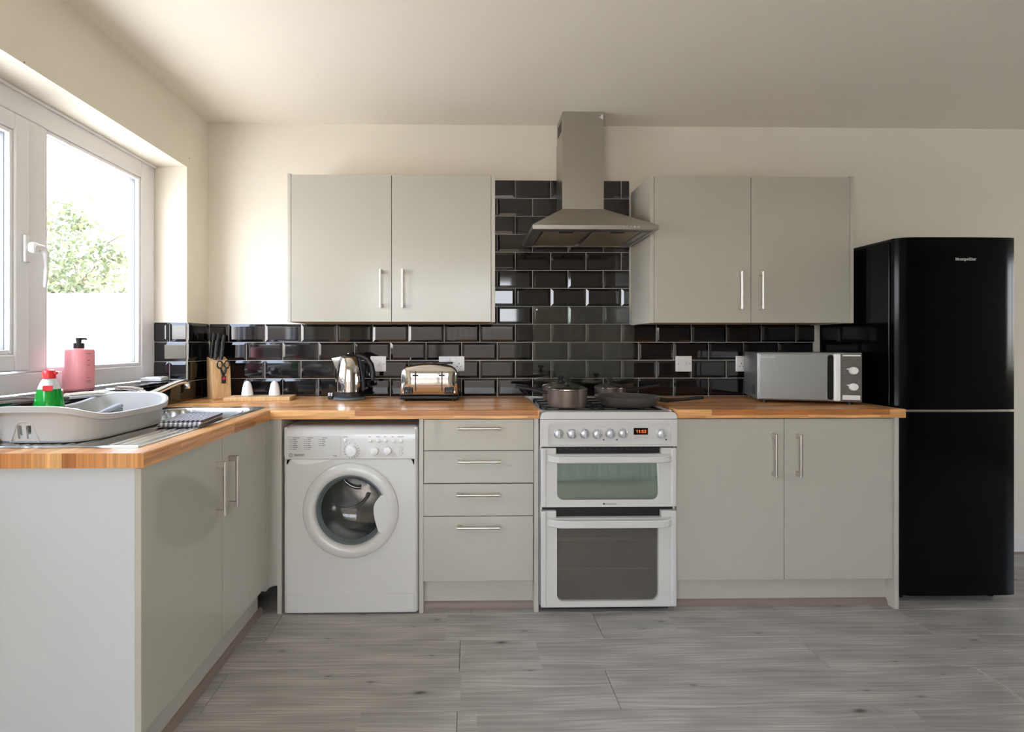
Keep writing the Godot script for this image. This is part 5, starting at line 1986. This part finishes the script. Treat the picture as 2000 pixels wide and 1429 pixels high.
func build_sink_things() -> void:
	var st: SurfaceTool
	# mixer tap
	var y := TOP + 0.0048
	var c := thing("mixer_tap", "chrome mixer tap with lever handles behind the sink bowl", "tap", Vector3(0.080, y, 0.800))
	st = mb()
	for z in [-0.085, 0.085]:
		lathe(st, [Vector2(0, 0), Vector2(0.025, 0), Vector2(0.024, 0.010), Vector2(0.017, 0.016), Vector2(0.016, 0.06), Vector2(0.019, 0.062), Vector2(0.019, 0.088), Vector2(0.012, 0.096), Vector2(0, 0.097)], Vector3(0, 0, z), 20)
	tube(st, [Vector3(0, 0.042, -0.085), Vector3(0, 0.042, 0.085)], 0.015, 14)
	lathe(st, [Vector2(0, 0.03), Vector2(0.018, 0.03), Vector2(0.018, 0.066), Vector2(0.010, 0.070), Vector2(0, 0.070)], Vector3.ZERO, 18)
	obj("body", st, M.chrome, c)
	st = mb()
	tube(st, [Vector3(0, 0.05, 0), Vector3(0.004, 0.060, -0.06), Vector3(0.012, 0.078, -0.15), Vector3(0.020, 0.098, -0.235), Vector3(0.026, 0.111, -0.300), Vector3(0.030, 0.114, -0.342), Vector3(0.032, 0.109, -0.368)], [0.014, 0.014, 0.0135, 0.013, 0.0125, 0.0125, 0.0125], 14)
	obj("spout", st, M.chrome, c)
	st = mb()
	lathe(st, [Vector2(0, 0.078), Vector2(0.012, 0.078), Vector2(0.013, 0.082), Vector2(0.013, 0.104), Vector2(0.010, 0.110), Vector2(0, 0.110)], Vector3(0.033, 0, -0.372), 18)
	obj("aerator", st, M.chrome, c)
	st = mb()
	tube(st, [Vector3(0, 0.098, -0.085), Vector3(-0.010, 0.108, -0.030), Vector3(-0.022, 0.116, 0.04)], [0.008, 0.010, 0.008], 10)
	obj("lever", st, M.chrome, c)
	st = mb()
	tube(st, [Vector3(0, 0.098, 0.085), Vector3(-0.016, 0.105, 0.20), Vector3(-0.020, 0.108, 0.295)], [0.009, 0.012, 0.012], 10)
	obj("lever", st, M.chrome, c)
	# dish rack: open plastic tub with wavy rim
	var rc := Vector3(0.186, y, 1.160)
	c = thing("dish_rack", "light grey plastic dish rack tub on the sink drainer", "dish rack", rc)
	st = mb()
	var n := 200
	var outline := func(t: float, hw: float, hl: float) -> Vector3:
		var e := 0.48
		return Vector3(signf(cos(t)) * pow(absf(cos(t)), e) * hw, 0, signf(sin(t)) * pow(absf(sin(t)), e * 0.9) * hl)
	var rim_y := func(t: float) -> float:
		return 0.074 + 0.036 * pow(absf(sin(t)), 2.0)
	var layers := []
	for l in 13:
		layers.append([])
	# even steps along the outline
	var ts := [0.0]
	var total := 0.0
	var lens := [0.0]
	for i in 4000:
		total += outline.call(TAU * i / 4000, 0.15, 0.22).distance_to(outline.call(TAU * (i + 1) / 4000, 0.15, 0.22))
		lens.append(total)
	var k0 := 0
	for i in range(1, n + 1):
		while k0 < 4000 and lens[k0] < total * i / n - 1e-9: k0 += 1
		ts.append(TAU * k0 / 4000)
	for i in n + 1:
		var t: float = ts[i]
		var ry: float = rim_y.call(t)
		# bottom, outside wall, flared lip, inside wall, floor
		var defs := [[0.143, 0.214, 0.0], [0.147, 0.219, 0.006], [0.148, 0.220, 0.013], [0.151, 0.2235, 0.052], [0.153, 0.226, ry * 0.75], [0.156, 0.230, ry - 0.022], [0.166, 0.239, ry - 0.018], [0.167, 0.240, ry - 0.001], [0.160, 0.233, ry], [0.152, 0.225, ry - 0.004], [0.1475, 0.2195, 0.052], [0.1437, 0.2153, 0.013], [0.143, 0.214, 0.006]]
		for l in 13:
			var p: Vector3 = outline.call(t, defs[l][0], defs[l][1])
			p.y = defs[l][2]
			layers[l].append(p)
	# two drain slots stay open in the near end wall
	for l in 12:
		for i in n:
			var a: Vector3 = layers[l][i]
			var b: Vector3 = layers[l][i + 1]
			var q: Vector3 = layers[l + 1][i + 1]
			var d: Vector3 = layers[l + 1][i]
			var mx := (a.x + b.x) * 0.5
			if (l == 2 or l == 10) and a.z > 0.15 and (absf(mx + 0.0365) < 0.0068 or absf(mx + 0.0130) < 0.0058):
				continue
			quad(st, b, a, d, q)
	for i in n:
		ftri(st, Vector3(0, 0.006, 0), layers[12][i + 1], layers[12][i])
		ftri(st, Vector3(0, 0.0, 0), layers[0][i], layers[0][i + 1])
	obj("tub", st, M.rack_grey, c)
	# raised arch round the slots
	st = mb()
	tube(st, [Vector3(-0.068, 0.003, 0.219), Vector3(-0.048, 0.055, 0.2235), Vector3(-0.036, 0.063, 0.2245), Vector3(-0.014, 0.063, 0.2245), Vector3(-0.003, 0.055, 0.2235), Vector3(0.014, 0.003, 0.219)], 0.0028, 8)
	obj("drain_arch", st, M.rack_grey, c)
	# divider inside the tub
	st = mb()
	rbox(st, Vector3(-0.145, 0.006, 0.018), Vector3(-0.02, 0.078, 0.022), 0.001, 1)
	obj("divider", st, M.rack_grey, c)
	# washing-up brush lying in the tub
	var b := thing("dish_brush", "grey washing-up brush lying inside the dish rack", "brush", Vector3(0.235, y + 0.0065, 1.13), 0.30)
	st = mb()
	tube(st, [Vector3(-0.03, 0.050, 0.14), Vector3(-0.01, 0.057, 0.05), Vector3(0.0, 0.062, -0.02), Vector3(0.0, 0.064, -0.08)], [0.007, 0.008, 0.014, 0.014], 12, 0.6)
	obj("stick", st, M.brush_grey, b)
	st = mb()
	for i in 7:
		for k in [-1, 1]:
			var z := -0.082 + i * 0.012
			tube(st, [Vector3(k * 0.006, 0.056, z), Vector3(k * 0.009, 0.0, z)], [0.005, 0.007], 6)
	obj("bristles", st, M.brush_grey, b)
	# washing-up liquid
	b = thing("washing_up_liquid", "clear bottle of green washing-up liquid with red cap in the rack", "bottle", Vector3(0.088, y + 0.0065, 1.205), 0.35)
	st = mb()
	lathe(st, [Vector2(0, 0), Vector2(0.038, 0), Vector2(0.042, 0.006), Vector2(0.0435, 0.03), Vector2(0.0420, 0.075), Vector2(0.0385, 0.108), Vector2(0.0315, 0.137)], Vector3.ZERO, 36, 0, TAU, 1.0, 0.6)
	obj("liquid", st, M.liquid_green, b)
	st = mb()
	lathe(st, [Vector2(0.0315, 0.137), Vector2(0.0265, 0.152), Vector2(0.021, 0.164), Vector2(0.017, 0.171), Vector2(0, 0.171)], Vector3.ZERO, 36, 0, TAU, 1.0, 0.66)
	obj("shoulder", st, M.bottle_clear, b)
	st = mb()
	lathe(st, [Vector2(0.017, 0.171), Vector2(0.0185, 0.172), Vector2(0.0185, 0.190), Vector2(0.016, 0.197), Vector2(0.009, 0.201), Vector2(0, 0.201)], Vector3.ZERO, 28, 0, TAU, 1.0, 0.8)
	rbox(st, Vector3(0.006, 0.184, -0.008), Vector3(0.022, 0.193, 0.008), 0.003)
	obj("cap", st, M.cap_red, b)
	st = mb()
	T = Transform3D(Basis(), Vector3(0.002, 0.141, 0.0185))
	prism(st, rrect(-0.012, -0.009, 0.014, 0.008, 0.003), -0.004, 0.0035)
	obj("neck_label", st, M.cap_red, b)
	T = Transform3D(Basis(), Vector3(0.004, 0.052, 0.0245))
	st = mb()
	prism(st, rrect(-0.022, -0.040, 0.024, 0.022, [0.004, 0.004, 0.02, 0.02]), -0.004, 0.0022)
	obj("body_label", st, M.label_pale, b)
	T = Transform3D()
	# pump dispenser on the sill
	b = thing("soap_dispenser", "pink pump bottle with black pump standing on the window sill", "dispenser", Vector3(-0.076, 1.0222, 0.858), 0.55)
	st = mb()
	lathe(st, [Vector2(0, 0), Vector2(0.046, 0), Vector2(0.050, 0.004), Vector2(0.0515, 0.012), Vector2(0.0515, 0.154), Vector2(0.0495, 0.161), Vector2(0.043, 0.1645), Vector2(0.018, 0.166)], Vector3.ZERO, 40, 0, TAU, 1.0, 0.72)
	obj("bottle", st, M.soap_pink, b)
	st = mb()
	lathe(st, [Vector2(0.018, 0.166), Vector2(0.0185, 0.168), Vector2(0.0185, 0.186), Vector2(0.009, 0.188), Vector2(0.009, 0.196), Vector2(0.010, 0.197), Vector2(0.010, 0.207), Vector2(0, 0.208)], Vector3.ZERO, 24)
	tube(st, [Vector3(0, 0.203, 0), Vector3(0.022, 0.203, 0.002), Vector3(0.026, 0.199, 0.002)], [0.0055, 0.0045, 0.0035], 8)
	obj("pump", st, M.black_plastic, b)
	st = mb()
	for r in [[0.145, 0.018], [0.118, 0.010], [0.100, 0.012], [0.050, 0.010], [0.037, 0.018], [0.031, 0.016]]:
		T = Transform3D(Basis(Vector3.UP, 0.72), Vector3(0.0328, 0, 0.0292))
		rbox(st, Vector3(-r[1] * 0.3, r[0], -0.002), Vector3(r[1] * 0.5, r[0] + 0.0018, 0.0006))
	T = Transform3D()
	obj("bottle_print", st, M.print_grey, b)
	# soap dish
	b = thing("soap_dish", "small flat white block on the sill beside the tiled reveal", "dish", Vector3(-0.104, 1.0222, 0.322), 0.25)
	st = mb()
	rbox(st, Vector3(-0.046, 0.0, -0.055), Vector3(0.046, 0.018, 0.055), 0.004)
	obj("dish", st, M.white_plastic, b)
	st = mb()
	rbox(st, Vector3(-0.030, 0.018, -0.040), Vector3(0.030, 0.021, 0.040), 0.0014, 1)
	obj("pad", st, M.white_ceramic, b)
	# folded dishcloth
	st = mb()
	var cl := thing("dishcloth", "folded black and white checked dishcloth on the drainer edge", "cloth", Vector3(0.438, y, 1.000), 0.10)
	for i in 3:
		var k := i * 0.0075
		T = Transform3D(Basis(Vector3.UP, 0.03 * (i - 1)), Vector3(0.002 * i, k, -0.003 * i))
		rbox(st, Vector3(-0.072, 0.000, -0.100), Vector3(0.072, 0.0080, 0.100), 0.0036, 3)
	T = Transform3D()
	obj("fold", st, M.check_cloth, cl)

# ---------------------------------------------------------------- pans on the hob
func pan_handle(parent: Node3D, path: Array, rad: Array) -> void:
	var st := mb()
	tube(st, path, rad, 12, 0.62)
	obj("handle", st, M.black_plastic, parent)

func saucepan(label: String, at: Vector3, r: float, h: float, turn: float, hl: float, rise: float) -> void:
	var c := thing("saucepan", label, "saucepan", at, turn, "saucepans on the hob")
	var st := mb()
	lathe(st, [Vector2(0, 0), Vector2(r * 0.90, 0), Vector2(r * 0.97, 0.006), Vector2(r, h * 0.5), Vector2(r, h), Vector2(r + 0.003, h + 0.002), Vector2(r - 0.001, h + 0.003), Vector2(r - 0.003, h - 0.004), Vector2(r - 0.004, 0.008), Vector2(0, 0.006)], Vector3.ZERO, 44)
	obj("pot", st, M.pan_brown, c)
	st = mb()
	lathe(st, [Vector2(r + 0.002, h + 0.003), Vector2(r + 0.002, h + 0.006), Vector2(r * 0.92, h + 0.011), Vector2(r * 0.6, h + 0.020), Vector2(r * 0.25, h + 0.025), Vector2(0, h + 0.026)], Vector3.ZERO, 44)
	var lid := obj("lid", st, M.lid_steel, c)
	st = mb()
	lathe(st, [Vector2(0.011, h + 0.024), Vector2(0.008, h + 0.034), Vector2(0.018, h + 0.044), Vector2(0.020, h + 0.050), Vector2(0.014, h + 0.055), Vector2(0, h + 0.056)], Vector3.ZERO, 22)
	obj("lid_knob", st, M.black_plastic, lid)
	pan_handle(c, [Vector3(r - 0.002, h * 0.78, 0), Vector3(r + 0.03, h * 0.80, 0), Vector3(r + hl * 0.55, h * 0.8 + rise * 0.6, 0), Vector3(r + hl, h * 0.8 + rise, 0)], [0.011, 0.013, 0.014, 0.012])

func build_pans() -> void:
	var y := 0.9054
	saucepan("brown speckled lidded saucepan on the front burner of the hob", Vector3(1.931, y, 0.455), 0.0935, 0.082, PI - 0.35, 0.15, 0.022)
	saucepan("brown lidded saucepan on rear burner, handle towards the toaster", Vector3(1.952, y, 0.185), 0.098, 0.074, PI - 0.02, 0.14, 0.012)
	saucepan("small brown lidded saucepan on rear burner, handle towards the microwave", Vector3(2.218, y, 0.165), 0.080, 0.064, -0.12, 0.175, 0.030)
	var c := thing("frying_pan", "wide grey frying pan with black handle reaching over the worktop", "frying pan", Vector3(2.232, y, 0.418), -0.04)
	var st := mb()
	var r := 0.154
	lathe(st, [Vector2(0, 0), Vector2(r * 0.72, 0), Vector2(r * 0.80, 0.005), Vector2(r * 0.95, 0.030), Vector2(r, 0.044), Vector2(r + 0.003, 0.046), Vector2(r + 0.001, 0.048), Vector2(r - 0.002, 0.047)], Vector3.ZERO, 56)
	obj("pan", st, M.pan_grey, c)
	st = mb()
	lathe(st, [Vector2(r - 0.002, 0.047), Vector2(r - 0.006, 0.040), Vector2(r * 0.90, 0.026), Vector2(r * 0.76, 0.007), Vector2(r * 0.68, 0.004), Vector2(0, 0.004)], Vector3.ZERO, 56)
	obj("inner_coating", st, M.pan_inside, c)
	pan_handle(c, [Vector3(r - 0.004, 0.030, 0), Vector3(r + 0.04, 0.026, 0), Vector3(r + 0.12, 0.030, 0), Vector3(r + 0.17, 0.036, 0), Vector3(r + 0.212, 0.038, 0)], [0.016, 0.016, 0.012, 0.013, 0.011])
